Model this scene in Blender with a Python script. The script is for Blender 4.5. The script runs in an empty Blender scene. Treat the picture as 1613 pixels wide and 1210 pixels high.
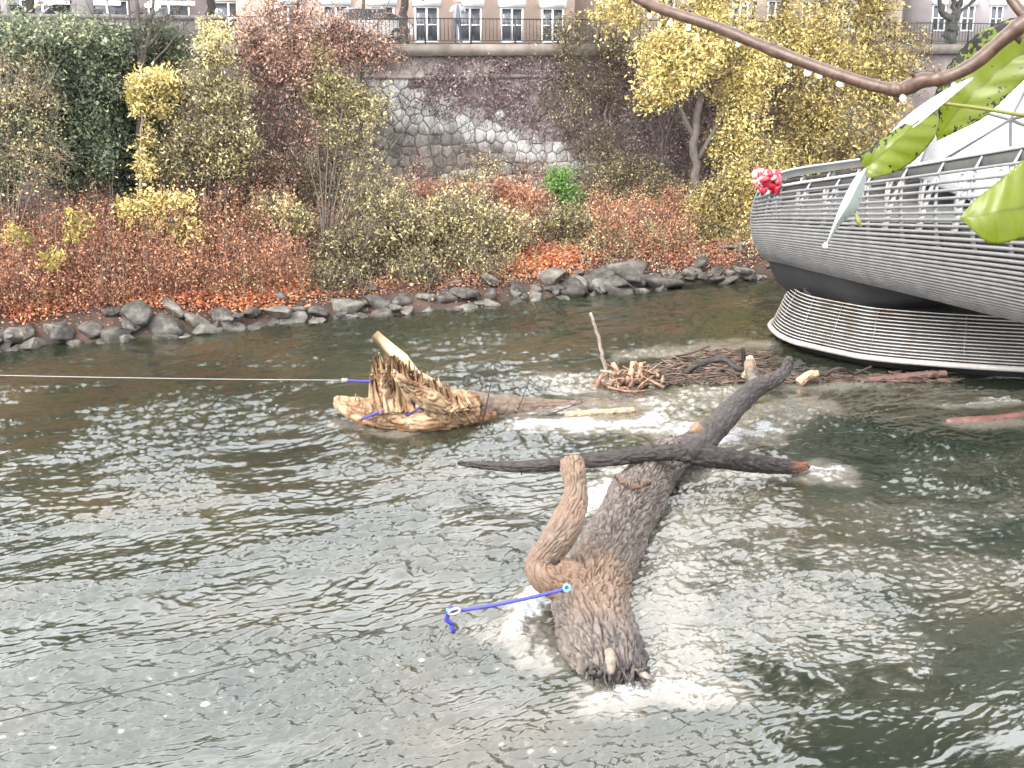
import bpy, bmesh, math, random
import numpy as np
from mathutils import Vector, Matrix

SC = bpy.context.scene
COL = SC.collection
rng = np.random.default_rng(7)
random.seed(7)

# ------------------------------------------------------------------ camera
FPX, CX, CY, CAMH = 2000.0, 806.5, 605.0, 9.2
PITCH = math.atan(535.0 / FPX)
cam_d = bpy.data.cameras.new("camera")
cam_d.sensor_fit = 'HORIZONTAL'
cam_d.sensor_width = 36.0
cam_d.lens = 36.0 * FPX / 1613.0
cam_d.clip_start = 0.05
cam_d.clip_end = 2000.0
cam = bpy.data.objects.new("camera", cam_d)
COL.objects.link(cam)
cam.location = (0, 0, CAMH)
cam.rotation_euler = (math.pi / 2 - PITCH, 0, 0)
SC.camera = cam

# ------------------------------------------------------------------ sky, sun, exposure
SUN_EL, SUN_AZ = math.radians(42), math.radians(-138)     # azimuth from +Y towards +X
world = bpy.data.worlds.new("World")
SC.world = world
world.use_nodes = True
wn, wl = world.node_tree.nodes, world.node_tree.links
wn.clear()
w_out = wn.new('ShaderNodeOutputWorld')
w_bg = wn.new('ShaderNodeBackground')
w_sky = wn.new('ShaderNodeTexSky')
w_sky.sky_type = 'NISHITA'
w_sky.sun_disc = False
w_sky.sun_elevation = SUN_EL
w_sky.sun_rotation = SUN_AZ
w_sky.altitude = 350
w_sky.air_density = 1.0
w_sky.dust_density = 6.0
w_sky.ozone_density = 1.0
w_hs = wn.new('ShaderNodeHueSaturation')          # closed cloud cover: the blue is gone
w_hs.inputs['Saturation'].default_value = 0.12
w_mix = wn.new('ShaderNodeMix'); w_mix.data_type = 'RGBA'
w_mix.inputs[0].default_value = 0.55
w_mix.inputs[7].default_value = (8.6, 8.7, 8.8, 1)
wl.new(w_sky.outputs[0], w_hs.inputs['Color'])
wl.new(w_hs.outputs[0], w_mix.inputs[6])
wl.new(w_mix.outputs[2], w_bg.inputs[0])
w_bg.inputs[1].default_value = 0.15
wl.new(w_bg.outputs[0], w_out.inputs[0])

sun_d = bpy.data.lights.new("sun", 'SUN')
sun_d.energy = 1.0
sun_d.angle = math.radians(25)
sun_d.color = (1.0, 0.96, 0.9)
sun = bpy.data.objects.new("sun", sun_d)
COL.objects.link(sun)
sd = Vector((math.sin(SUN_AZ) * math.cos(SUN_EL), math.cos(SUN_AZ) * math.cos(SUN_EL), math.sin(SUN_EL)))
sun.rotation_euler = sd.to_track_quat('Z', 'Y').to_euler()

SC.view_settings.view_transform = 'Standard'
SC.view_settings.look = 'None'
SC.view_settings.exposure = 2.45
SC.view_settings.gamma = 1.0
SC.view_settings.use_curve_mapping = False
SC.render.engine = 'CYCLES'
SC.cycles.use_denoising = True
SC.cycles.denoiser = 'OPENIMAGEDENOISE'
SC.cycles.denoising_input_passes = 'RGB_ALBEDO_NORMAL'
SC.cycles.denoising_prefilter = 'ACCURATE'
SC.cycles.use_adaptive_sampling = True
SC.cycles.adaptive_threshold = 0.03
SC.cycles.sample_clamp_indirect = 6.0
SC.cycles.max_bounces = 5
SC.cycles.diffuse_bounces = 2
SC.cycles.glossy_bounces = 2
SC.cycles.transmission_bounces = 4
SC.cycles.transparent_max_bounces = 6

# ------------------------------------------------------------------ geometry of the place
cp, sp = math.cos(PITCH), math.sin(PITCH)
def ray(px, py):
    a = (px - CX) / FPX; b = (CY - py) / FPX
    return np.array([a, cp + b * sp, -sp + b * cp])
def onz(px, py, z=0.0):
    d = ray(px, py); t = (z - CAMH) / d[2]
    return np.array([0, 0, CAMH]) + d * t
def aty(px, py, Y):
    d = ray(px, py)
    return np.array([0, 0, CAMH]) + d * (Y / d[1])
def mpp(Y):                       # metres for one photo pixel at depth Y
    return Y / 0.975 / FPX
# the far bank: s runs along it (downstream), t away from the river
E = np.array([0.900, 0.4356]); N = np.array([-0.4356, 0.900]); A0 = np.array([-1.3, 45.2])
def bank(s, t, z):
    return np.array([A0[0] + s * E[0] + t * N[0], A0[1] + s * E[1] + t * N[1], z])
def bankpx(px, py, t):            # point seen at a photo pixel on the upright sheet at offset t
    d = ray(px, py)
    k = (t + A0 @ N) / (d[0] * N[0] + d[1] * N[1])
    return np.array([0, 0, CAMH]) + d * k
def st_of(p):
    q = np.array(p)[:2] - A0
    return float(q @ E), float(q @ N)
TW = 8.5                          # wall face
ZQ = 9.25                         # quay level
GT = np.array([-60, -3, -0.4, 0.6, 1.6, 3.0, TW, TW + 3]); GZ = np.array([-2.5, -1.6, -0.35, 0.35, 1.0, 1.5, 3.1, 3.2])
def gz(t):
    return np.interp(t, GT, GZ)

# ------------------------------------------------------------------ noise
_perm = np.random.default_rng(3).permutation(512).astype(np.int64)
_perm = np.concatenate([_perm, _perm, _perm])
def _h(i, j, k):
    return _perm[(_perm[(_perm[i & 511] + j) & 511] + k) & 511]
_g3 = np.random.default_rng(4).normal(size=(512, 3)); _g3 /= np.linalg.norm(_g3, axis=1)[:, None]
def noise3(x, y, z):
    x = np.asarray(x, float); y = np.asarray(y, float); z = np.asarray(z, float) + 0 * x
    xi = np.floor(x).astype(np.int64); yi = np.floor(y).astype(np.int64); zi = np.floor(z).astype(np.int64)
    xf, yf, zf = x - xi, y - yi, z - zi
    u, v, w = [f * f * f * (f * (f * 6 - 15) + 10) for f in (xf, yf, zf)]
    def g(a, b, c):
        gr = _g3[_h(xi + a, yi + b, zi + c)]
        return gr[..., 0] * (xf - a) + gr[..., 1] * (yf - b) + gr[..., 2] * (zf - c)
    def L(p, q, t): return p + t * (q - p)
    return 1.6 * L(L(L(g(0,0,0), g(1,0,0), u), L(g(0,1,0), g(1,1,0), u), v),
                   L(L(g(0,0,1), g(1,0,1), u), L(g(0,1,1), g(1,1,1), u), v), w)
_g2 = np.random.default_rng(5).uniform(0, 2 * np.pi, 512); _g2 = np.stack([np.cos(_g2), np.sin(_g2)], 1)
def noise2(x, y, k=0):
    xi = np.floor(x).astype(np.int64); yi = np.floor(y).astype(np.int64)
    xf, yf = x - xi, y - yi
    u, v = [f * f * f * (f * (f * 6 - 15) + 10) for f in (xf, yf)]
    def g(a, b):
        gr = _g2[_perm[(_perm[(xi + a + 31 * k) & 511] + yi + b) & 511]]
        return gr[..., 0] * (xf - a) + gr[..., 1] * (yf - b)
    p = g(0, 0) + u * (g(1, 0) - g(0, 0)); q = g(0, 1) + u * (g(1, 1) - g(0, 1))
    return 1.5 * (p + v * (q - p))
def sstep(a, b, x):
    t = np.clip((x - a) / (b - a), 0, 1); return t * t * (3 - 2 * t)

# ------------------------------------------------------------------ mesh helpers
def tag(o, label=None, cat=None, group=None, kind=None):
    if label: o['label'] = label
    if cat: o['category'] = cat
    if group: o['group'] = group
    if kind: o['kind'] = kind
    return o
def mesh_data(name, V, F, smooth=False, fattr=None, vattr=None):
    """F: list of int arrays, each (n,3) or (n,4)."""
    V = np.asarray(V, np.float32)
    F = [np.asarray(f, np.int32) for f in (F if isinstance(F, list) else [F]) if len(f)]
    me = bpy.data.meshes.new(name)
    me.vertices.add(len(V)); me.vertices.foreach_set('co', V.ravel())
    nl = sum(f.size for f in F); npoly = sum(len(f) for f in F)
    me.loops.add(nl); me.polygons.add(npoly)
    me.loops.foreach_set('vertex_index', np.concatenate([f.ravel() for f in F]))
    st, o = [], 0
    for f in F:
        st.append(o + np.arange(len(f)) * f.shape[1]); o += f.size
    me.polygons.foreach_set('loop_start', np.concatenate(st).astype(np.int32))
    me.update(calc_edges=True)
    if smooth:
        me.polygons.foreach_set('use_smooth', np.ones(npoly, bool))
    for k, a in (fattr or {}).items():
        at = me.attributes.new(k, 'FLOAT', 'FACE'); at.data.foreach_set('value', np.asarray(a, np.float32))
    for k, a in (vattr or {}).items():
        at = me.attributes.new(k, 'FLOAT', 'POINT'); at.data.foreach_set('value', np.asarray(a, np.float32))
    return me
def mk(name, V, F, mat, parent=None, smooth=False, fattr=None, vattr=None, loc=None):
    me = mesh_data(name, V, F, smooth, fattr, vattr)
    me.materials.append(mat)
    return link(name, me, parent, loc)
def link(name, me, parent=None, loc=None):
    o = bpy.data.objects.new(name, me); COL.objects.link(o)
    if loc is not None: o.location = loc
    if parent is not None:
        o.parent = parent
        if loc is None:
            o.matrix_parent_inverse = parent.matrix_basis.inverted()
    return o
def empty(name, loc):
    o = bpy.data.objects.new(name, None); COL.objects.link(o); o.location = tuple(loc)
    o.empty_display_size = 0.2
    return o
class MB:
    """collects shapes into one mesh"""
    def __init__(s): s.V = []; s.F4 = []; s.F3 = []; s.n = 0
    def add(s, V, F):
        V = np.asarray(V, float)
        for f in (F if isinstance(F, list) else [F]):
            f = np.asarray(f)
            if len(f): (s.F4 if f.shape[1] == 4 else s.F3).append(f + s.n)
        s.V.append(V); s.n += len(V)
    def box(s, c, ax, ay, az):
        c, ax, ay, az = [np.asarray(q, float) for q in (c, ax, ay, az)]
        V = [c + i * ax + j * ay + k * az for k in (-1, 1) for j in (-1, 1) for i in (-1, 1)]
        s.add(V, np.array([[0,2,3,1],[4,5,7,6],[0,1,5,4],[2,6,7,3],[0,4,6,2],[1,3,7,5]]))
    def beam(s, p, q, w, h, up=(0, 0, 1)):
        p, q, up = [np.asarray(k, float) for k in (p, q, up)]
        d = q - p; l = np.linalg.norm(d); d = d / l
        a = np.cross(d, up); a /= np.linalg.norm(a) + 1e-9; b = np.cross(a, d)
        s.box((p + q) / 2, d * l / 2, a * w / 2, b * h / 2)
    def tube(s, P, R, n=8, cap=True):
        s.add(*tube(P, R, n, cap))
    def build(s, name, mat, parent=None, smooth=False, loc=None):
        F = []
        if s.F4: F.append(np.concatenate(s.F4))
        if s.F3: F.append(np.concatenate(s.F3))
        return mk(name, np.concatenate(s.V), F, mat, parent, smooth, loc=loc)
def frames(P):
    T = np.gradient(P, axis=0); T /= np.linalg.norm(T, axis=1)[:, None] + 1e-12
    u = np.cross(T[0], [0, 0, 1.0])
    if np.linalg.norm(u) < 1e-3: u = np.cross(T[0], [0, 1.0, 0])
    U = []
    for t in T:
        u = u - t * (u @ t); u = u / (np.linalg.norm(u) + 1e-12); U.append(u)
    U = np.array(U); W = np.cross(T, U)
    return T, U, W
def tube(P, R, n=8, cap=True):
    P = np.asarray(P, float); R = np.broadcast_to(np.asarray(R, float), (len(P),))
    T, U, W = frames(P)
    a = np.arange(n) * 2 * np.pi / n
    V = (P[:, None] + R[:, None, None] * (np.cos(a)[None, :, None] * U[:, None] + np.sin(a)[None, :, None] * W[:, None])).reshape(-1, 3)
    m = len(P)
    i = np.arange(m - 1)[:, None] * n; j = np.arange(n)[None]; jn = (j + 1) % n
    F = np.stack([i + j, i + jn, i + n + jn, i + n + j], -1).reshape(-1, 4)
    if not cap: return V, [F]
    V = np.concatenate([V, P[:1], P[-1:]])
    c0, c1 = m * n, m * n + 1
    jj = np.arange(n); jk = (jj + 1) % n
    F3 = np.concatenate([np.stack([np.full(n, c0), jk, jj], 1), np.stack([np.full(n, c1), (m - 1) * n + jj, (m - 1) * n + jk], 1)])
    return V, [F, F3]
def spline(P, n):
    """Catmull-Rom through rows of P (any width)."""
    P = np.asarray(P, float); m = len(P)
    Q = np.concatenate([[2 * P[0] - P[1]], P, [2 * P[-1] - P[-2]]])
    u = np.linspace(0, m - 1, n); i = np.minimum(u.astype(int), m - 2); t = (u - i)[:, None]
    a, b, c, d = Q[i], Q[i + 1], Q[i + 2], Q[i + 3]
    return 0.5 * (2 * b + (c - a) * t + (2 * a - 5 * b + 4 * c - d) * t**2 + (3 * b - a - 3 * c + d) * t**3)

# ------------------------------------------------------------------ materials
KA = 0.63
def ka(c): return tuple(x * KA for x in c)
def newmat(name):
    m = bpy.data.materials.new(name); m.use_nodes = True
    nt = m.node_tree; nt.nodes.clear()
    out = nt.nodes.new('ShaderNodeOutputMaterial')
    return m, nt.nodes, nt.links, out
def ramp(nodes, cols, inter='LINEAR'):
    r = nodes.new('ShaderNodeValToRGB'); cr = r.color_ramp; cr.interpolation = inter
    while len(cr.elements) < len(cols): cr.elements.new(0.5)
    for e, (p, c) in zip(cr.elements, cols):
        e.position = p; e.color = (*c, 1)
    return r
def nz(nodes, links, vec, scale, detail=4, rough=0.55, dist=0.0, kind='noise'):
    if kind == 'noise':
        n = nodes.new('ShaderNodeTexNoise'); n.inputs['Detail'].default_value = detail
        n.inputs['Roughness'].default_value = rough; n.inputs['Distortion'].default_value = dist
    else:
        n = nodes.new('ShaderNodeTexVoronoi'); n.feature = kind
    n.inputs['Scale'].default_value = scale
    if vec is not None: links.new(vec, n.inputs['Vector'])
    return n
def surf(name, cols, scale=2.0, rough=0.7, bump=0.3, bscale=None, metal=0.0, detail=6, stretch=None, coord='Object', dist=0.0, spec=0.4):
    """noise-coloured surface with relief"""
    m, n, l, out = newmat(name)
    p = n.new('ShaderNodeBsdfPrincipled'); l.new(p.outputs[0], out.inputs[0])
    tc = n.new('ShaderNodeTexCoord'); vec = tc.outputs[coord]
    if stretch:
        mp = n.new('ShaderNodeMapping'); mp.inputs['Scale'].default_value = stretch
        l.new(vec, mp.inputs[0]); vec = mp.outputs[0]
    a = nz(n, l, vec, scale, detail, 0.6, dist)
    k = len(cols)
    r = ramp(n, [(0.28 + 0.44 * i / max(1, k - 1), ka(c)) for i, c in enumerate(cols)])
    l.new(a.outputs[0], r.inputs[0]); l.new(r.outputs[0], p.inputs['Base Color'])
    p.inputs['Roughness'].default_value = rough; p.inputs['Metallic'].default_value = metal
    p.inputs['Specular IOR Level'].default_value = spec
    if bump:
        b = nz(n, l, vec, bscale or scale * 4, 5, 0.6)
        bp = n.new('ShaderNodeBump'); bp.inputs['Strength'].default_value = bump; bp.inputs['Distance'].default_value = 0.03
        l.new(b.outputs[0], bp.inputs['Height']); l.new(bp.outputs[0], p.inputs['Normal'])
    return m
def leafmat(name, cols, transl=0.35, rough=0.55):
    m, n, l, out = newmat(name)
    at = n.new('ShaderNodeAttribute'); at.attribute_name = 'rnd'
    r = ramp(n, [(p_, tuple(1.0 * x for x in c)) for p_, c in cols]); l.new(at.outputs['Fac'], r.inputs[0])
    p = n.new('ShaderNodeBsdfPrincipled'); p.inputs['Roughness'].default_value = rough; p.inputs['Specular IOR Level'].default_value = .45 if rough < .2 else .05
    p.inputs['Specular IOR Level'].default_value = 0.3
    l.new(r.outputs[0], p.inputs['Base Color'])
    t = n.new('ShaderNodeBsdfTranslucent'); l.new(r.outputs[0], t.inputs[0])
    mx = n.new('ShaderNodeMixShader'); mx.inputs[0].default_value = transl
    l.new(p.outputs[0], mx.inputs[1]); l.new(t.outputs[0], mx.inputs[2]); l.new(mx.outputs[0], out.inputs[0])
    return m
M = {}
M['yellow'] = leafmat('yellow leaves', [(0, (.10, .075, .045)), (.35, (.30, .23, .095)), (.7, (.52, .415, .14)), (1, (.70, .60, .27))])
M['green'] = leafmat('evergreen leaves', [(0, (.035, .047, .034)), (.4, (.085, .105, .066)), (.8, (.175, .20, .12)), (1, (.38, .39, .23))], .25)
M['rust'] = leafmat('rust leaves', [(0, (.11, .06, .05)), (.4, (.28, .125, .085)), (.7, (.43, .20, .115)), (1, (.58, .37, .21))])
M['redtree'] = leafmat('red brown leaves', [(0, (.14, .09, .078)), (.4, (.33, .195, .155)), (.7, (.48, .30, .23)), (1, (.62, .45, .34))])
M['olive'] = leafmat('olive leaves', [(0, (.06, .05, .035)), (.4, (.19, .155, .085)), (.7, (.36, .305, .155)), (1, (.62, .56, .30))])
M['lime'] = leafmat('yellow green leaves', [(0, (.09, .09, .03)), (.5, (.26, .26, .06)), (1, (.5, .46, .12))])
M['bright'] = leafmat('bright green leaves', [(0, (.04, .09, .025)), (.5, (.11, .22, .05)), (1, (.22, .36, .1))])
M['vine'] = leafmat('dead creeper leaves', [(0, (.075, .055, .056)), (.4, (.165, .118, .118)), (.7, (.25, .185, .18)), (1, (.45, .37, .32))], .1)
M['bark'] = surf('dark bark', [(.06, .05, .043), (.13, .107, .09)], 6, .85, .4)
M['greybark'] = surf('grey bark', [(.07, .075, .065), (.15, .15, .13)], 6, .85, .4)
M['palestem'] = surf('pale dry stem', [(.25, .19, .14), (.36, .29, .22)], 6, .8, .2)
M['ruststem'] = surf('rust stem', [(.12, .05, .035), (.24, .10, .06)], 6, .8, .2)

# ================================================================== the setting
# ---- river
foam_spots = []      # (p0, p1, radius, foam, turb, lift): filled in here in world metres
def fs(a, b, r, foam, turb=1.0, lift=0.0):
    foam_spots.append((onz(*a)[:2], onz(*b)[:2], r, foam, turb, lift))
# wake of the near trunk
fs((1060, 1085), (950, 1105), .36, .66, 2.0, .06)
fs((1010, 1080), (1130, 1095), .36, .62, 2.0, .05)
fs((845, 940), (805, 1010), .26, .85, 1.6, .09)
fs((860, 1040), (800, 1000), .40, .25, 1.5, .05)
fs((1040, 800), (1060, 1040), .7, .32, 2.3)
fs((1080, 780), (1200, 1000), 1.4, .12, 2.0)
fs((1150, 870), (1320, 980), 1.2, .11, 1.9)
fs((930, 800), (960, 770), .35, .85, 1.6)
fs((1010, 1020), (1005, 900), .3, .42, 1.8)
fs((1330, 885), (1540, 905), .9, .10, 1.8)
fs((1420, 820), (1613, 800), 1.1, .08, 1.8)
fs((1480, 740), (1613, 720), 1.1, .06, 1.6)
fs((1130, 745), (1300, 745), .5, .55, 1.6, .05)
fs((1215, 744), (1320, 742), .2, .8, 1.6, .05)
fs((990, 745), (1100, 755), .5, .5, 1.6)
# between the two trunks
fs((840, 670), (1040, 666), .5, .95, 1.5, .02)
fs((1030, 668), (1105, 690), .85, 1.0, 1.6, .05)
fs((1130, 695), (1200, 680), .6, .85, 1.6, .04)
fs((1180, 660), (1260, 640), .6, .45, 1.6)
fs((760, 655), (900, 640), .3, .5, 1.3)
fs((880, 600), (960, 620), .9, .3, 1.4)
fs((960, 640), (1150, 625), .7, .48, 1.4)
fs((1000, 560), (1180, 545), .5, .25, 1.3)
fs((540, 672), (640, 680), .3, .25, 1.1)
fs((1490, 642), (1600, 636), .20, .70, 1.6, .06)
fs((1560, 632), (1580, 634), .22, .75, 1.8, .12)
fs((1510, 665), (1613, 668), .35, .35, 1.3)
fs((1250, 610), (1350, 605), .5, .35, 1.3)

def build_river():
    ncol, nrow = 840, 600
    pys = np.concatenate([np.linspace(1330, 1212, 40), np.linspace(1210, 425, nrow - 40)])
    Yr = np.array([onz(806, p)[1] for p in pys])
    tt = np.linspace(-0.53, 0.56, ncol)
    Y = np.repeat(Yr[:, None], ncol, 1); X = Y * tt[None] * 1.02
    s = (X - A0[0]) * E[0] + (Y - A0[1]) * E[1]; t = (X - A0[0]) * N[0] + (Y - A0[1]) * N[1]
    # slow domain warp so that streaks wander
    ws = s + 1.2 * noise2(s * .12, t * .16, 11); wt = t + 0.9 * noise2(s * .10, t * .18, 12) + .25 * noise2(s * .5, t * .6, 13)
    aer = np.zeros_like(X); foam = np.zeros_like(X); turb = np.ones_like(X) ; lift = np.zeros_like(X)
    wob = .7 * noise2(X * .9, Y * .9, 21) + .55 * noise2(X * 2.6, Y * 2.6, 22)
    for p0, p1, r, f, tb, lf in foam_spots:
        d = p1 - p0; L2 = d @ d + 1e-6
        k = np.clip(((X - p0[0]) * d[0] + (Y - p0[1]) * d[1]) / L2, 0, 1)
        dist = np.hypot(X - p0[0] - k * d[0], Y - p0[1] - k * d[1])
        g = np.exp(-(np.maximum(dist + wob * r, 0) / r) ** 2)
        foam = np.maximum(foam, g * f)
        g2 = np.exp(-(np.maximum(dist + wob * r, 0) / (r * 1.5)) ** 2); aer = np.maximum(aer, g2 * min(1, f * (3.4 if f < .3 else 2.2))); turb = np.maximum(turb, 1 + (tb - 1) * g); lift = np.maximum(lift, lf * g)
    boil = sstep(-.25, .45, noise2(ws * .22, wt * .34, 1) + .45 * noise2(ws * .6, wt * .9, 2))       # calm upwellings and rough streaks
    boil = sstep(-.12, .32, noise2(ws * .20, wt * .40, 1) + .5 * noise2(ws * .55, wt * 1.1, 2) + .10)
    calm = np.zeros_like(X)
    for (a, b, rr, k) in [((1300, 1060), (1613, 1040), 1.7, .93), ((1350, 1180), (1613, 1180), 1.5, .93), ((1320, 700), (1340, 800), 1.3, .75), ((1450, 650), (1380, 640), 1.6, .5)]:
        p0, p1 = onz(*a)[:2], onz(*b)[:2]; d = p1 - p0; kk = np.clip(((X - p0[0]) * d[0] + (Y - p0[1]) * d[1]) / (d @ d), 0, 1)
        dd = np.hypot(X - p0[0] - kk * d[0], Y - p0[1] - kk * d[1]); calm = np.maximum(calm, k * np.exp(-(dd / rr) ** 4))
    rough = (.50 + 1.05 * boil) * (1 - calm)
    h = (1 - .6 * calm) * (.028 * noise2(ws * .16, wt * .28, 3) + .026 * noise2(ws * .33, wt * .62, 4) + .030 * noise2(ws * .7, wt * 1.5, 24))
    def ridge(k, a, b):
        n = noise2(ws * a, wt * b, k); return 1 - np.abs(n) * 2.0
    h += rough * (.022 * ridge(5, 1.0, 2.5) + .0320 * ridge(6, 2.1, 5.6) + .0180 * ridge(7, 4.2, 10.0))
    h += rough * (.008 * noise2(ws * 2.6, wt * 3.4, 8) + .0030 * noise2(ws * 8.0, wt * 13.0, 9))
    tb = (turb - 1)
    h += tb * (.030 * noise2(X * 1.6, Y * 1.6, 14) + .030 * ridge(15, 3.0, 3.4) + .020 * (1 - 2 * np.abs(noise2(X * 7.0 + noise2(X * 3, Y * 3, 19), Y * 7.0, 16))) + .009 * noise2(X * 14, Y * 14, 25))
    h += lift * (1 + .5 * noise2(X * 4, Y * 4, 17) + .3 * noise2(X * 9, Y * 9, 18))
    V = np.stack([X, Y, h], -1).reshape(-1, 3)
    i = np.arange(nrow - 1)[:, None] * ncol; j = np.arange(ncol - 1)[None]
    F = np.stack([i + j, i + j + 1, i + ncol + j + 1, i + ncol + j], -1).reshape(-1, 4)
    m, n, l, out = newmat('river water')
    p = n.new('ShaderNodeBsdfPrincipled')
    geo = n.new('ShaderNodeNewGeometry')
    tcm = n.new('ShaderNodeMapping'); tcm.inputs['Rotation'].default_value = (0, 0, -math.atan2(E[1], E[0]))
    l.new(geo.outputs['Position'], tcm.inputs[0])
    silt = nz(n, l, tcm.outputs[0], .22, 3, .5)
    cr = ramp(n, [(.33, (.006, .0105, .007)), (.52, (.0145, .017, .0105)), (.70, (.031, .026, .0155))])
    l.new(silt.outputs[0], cr.inputs[0])
    ae = n.new('ShaderNodeAttribute'); ae.attribute_name = 'aer'                       # water milky with fine bubbles
    mpa = n.new('ShaderNodeMapping'); mpa.inputs['Scale'].default_value = (1, 2.6, 1); l.new(tcm.outputs[0], mpa.inputs[0])
    an = nz(n, l, mpa.outputs[0], 3.4, 6, .68, .8)
    am = n.new('ShaderNodeMapRange'); am.interpolation_type = 'SMOOTHSTEP'; am.inputs['From Min'].default_value = .55; am.inputs['From Max'].default_value = 1.25
    aa = n.new('ShaderNodeMath'); aa.operation = 'ADD'; l.new(an.outputs[0], aa.inputs[0]); l.new(ae.outputs['Fac'], aa.inputs[1]); l.new(aa.outputs[0], am.inputs['Value'])
    az = n.new('ShaderNodeMath'); az.operation = 'MULTIPLY'; l.new(am.outputs[0], az.inputs[0])
    ag = n.new('ShaderNodeMapRange'); ag.inputs['From Max'].default_value = .25; l.new(ae.outputs['Fac'], ag.inputs['Value']); l.new(ag.outputs[0], az.inputs[1])
    ac = n.new('ShaderNodeMix'); ac.data_type = 'RGBA'; l.new(az.outputs[0], ac.inputs[0]); l.new(cr.outputs[0], ac.inputs[6]); ac.inputs[7].default_value = (.088, .081, .067, 1)
    l.new(ac.outputs[2], p.inputs['Base Color'])
    p.inputs['Roughness'].default_value = .04; p.inputs['IOR'].default_value = 1.80
    # fine relief
    mp2 = n.new('ShaderNodeMapping'); mp2.inputs['Scale'].default_value = (1, 1.7, 1); l.new(tcm.outputs[0], mp2.inputs[0])
    b1 = nz(n, l, mp2.outputs[0], 9.0, 4, .62, .5)
    bp = n.new('ShaderNodeBump'); bp.inputs['Strength'].default_value = .45; bp.inputs['Distance'].default_value = .022
    ra = n.new('ShaderNodeAttribute'); ra.attribute_name = 'rgh'; rm = n.new('ShaderNodeMath'); rm.operation = 'MULTIPLY'; rm.inputs[1].default_value = .45; l.new(ra.outputs['Fac'], rm.inputs[0]); l.new(rm.outputs[0], bp.inputs['Strength'])
    l.new(b1.outputs[0], bp.inputs['Height']); l.new(bp.outputs[0], p.inputs['Normal'])
    # foam: air bubbles, white
    at = n.new('ShaderNodeAttribute'); at.attribute_name = 'foam'
    mp3 = n.new('ShaderNodeMapping'); mp3.inputs['Scale'].default_value = (1, 2.0, 1); l.new(tcm.outputs[0], mp3.inputs[0])
    f1 = nz(n, l, mp3.outputs[0], 5.5, 8, .70, 1.2)
    f2 = nz(n, l, mp3.outputs[0], 22, 4, .65, .8)
    ad = n.new('ShaderNodeMath'); ad.operation = 'MULTIPLY_ADD'; ad.inputs[1].default_value = .7
    l.new(f2.outputs[0], ad.inputs[0]); l.new(f1.outputs[0], ad.inputs[2])
    sb = n.new('ShaderNodeMath'); sb.operation = 'MULTIPLY_ADD'; sb.inputs[1].default_value = 1.5; l.new(ad.outputs[0], sb.inputs[0]); l.new(at.outputs['Fac'], sb.inputs[2])
    mr = n.new('ShaderNodeMapRange'); mr.interpolation_type = 'SMOOTHSTEP'
    mr.inputs['From Min'].default_value = 1.76; mr.inputs['From Max'].default_value = 2.16
    l.new(sb.outputs[0], mr.inputs['Value'])
    fg = n.new('ShaderNodeMapRange'); fg.inputs['From Min'].default_value = .03; fg.inputs['From Max'].default_value = .3; l.new(at.outputs['Fac'], fg.inputs['Value'])
    fm = n.new('ShaderNodeMath'); fm.operation = 'MULTIPLY'; l.new(mr.outputs[0], fm.inputs[0]); l.new(fg.outputs[0], fm.inputs[1])
    fp = n.new('ShaderNodeBsdfPrincipled'); fp.inputs['Base Color'].default_value = (.235, .245, .25, 1); fp.inputs['Roughness'].default_value = .5
    l.new(bp.outputs[0], fp.inputs['Normal'])
    # aerated water under the broken surface is paler
    mx = n.new('ShaderNodeMixShader'); l.new(fm.outputs[0], mx.inputs[0]); l.new(p.outputs[0], mx.inputs[1]); l.new(fp.outputs[0], mx.inputs[2])
    l.new(mx.outputs[0], out.inputs[0])
    M['water'] = m
    o = mk('river', V, [F], m, smooth=True, vattr={'foam': foam.ravel(), 'aer': aer.ravel(), 'rgh': np.clip(rough * .8 + (turb - 1) * .5, 0.0, 1.2).ravel()})
    tag(o, 'fast grey-green river with rippled surface and white foam', kind='structure')
    return o
river = build_river()
# still deeper sheet that carries the river on beyond the modelled waves
Vw = [(-300, -40, -.16), (300, -40, -.16), (300, 250, -.16), (-300, 250, -.16)]
wo = mk('river_beyond', Vw, [np.array([[0, 1, 2, 3]])], M['water'], vattr={'foam': np.zeros(4), 'aer': np.zeros(4), 'rgh': np.ones(4)})
tag(wo, 'flat reach of the river beyond the rippled stretch', kind='structure')

# ---- bank terrain
def build_bank():
    S = np.arange(-70, 90, .5); T = np.concatenate([np.arange(-3, 9.2, .3)])
    s, t = np.meshgrid(S, T)
    z = gz(t) + .16 * noise2(s * .5, t * .5, 31) + .07 * noise2(s * 1.7, t * 1.7, 32)
    X = A0[0] + s * E[0] + t * N[0]; Y = A0[1] + s * E[1] + t * N[1]
    V = np.stack([X, Y, z], -1).reshape(-1, 3); c = len(S); r = len(T)
    i = np.arange(r - 1)[:, None] * c; j = np.arange(c - 1)[None]
    F = np.stack([i + j, i + j + 1, i + c + j + 1, i + c + j], -1).reshape(-1, 4)
    m = surf('bank soil', [(.02, .015, .012), (.05, .033, .025), (.09, .05, .032)], 1.2, .95, .6)
    return tag(mk('riverbank', V, [F], m, smooth=True), 'brown earth slope of the far bank', kind='structure')
bank_o = build_bank()

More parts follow.
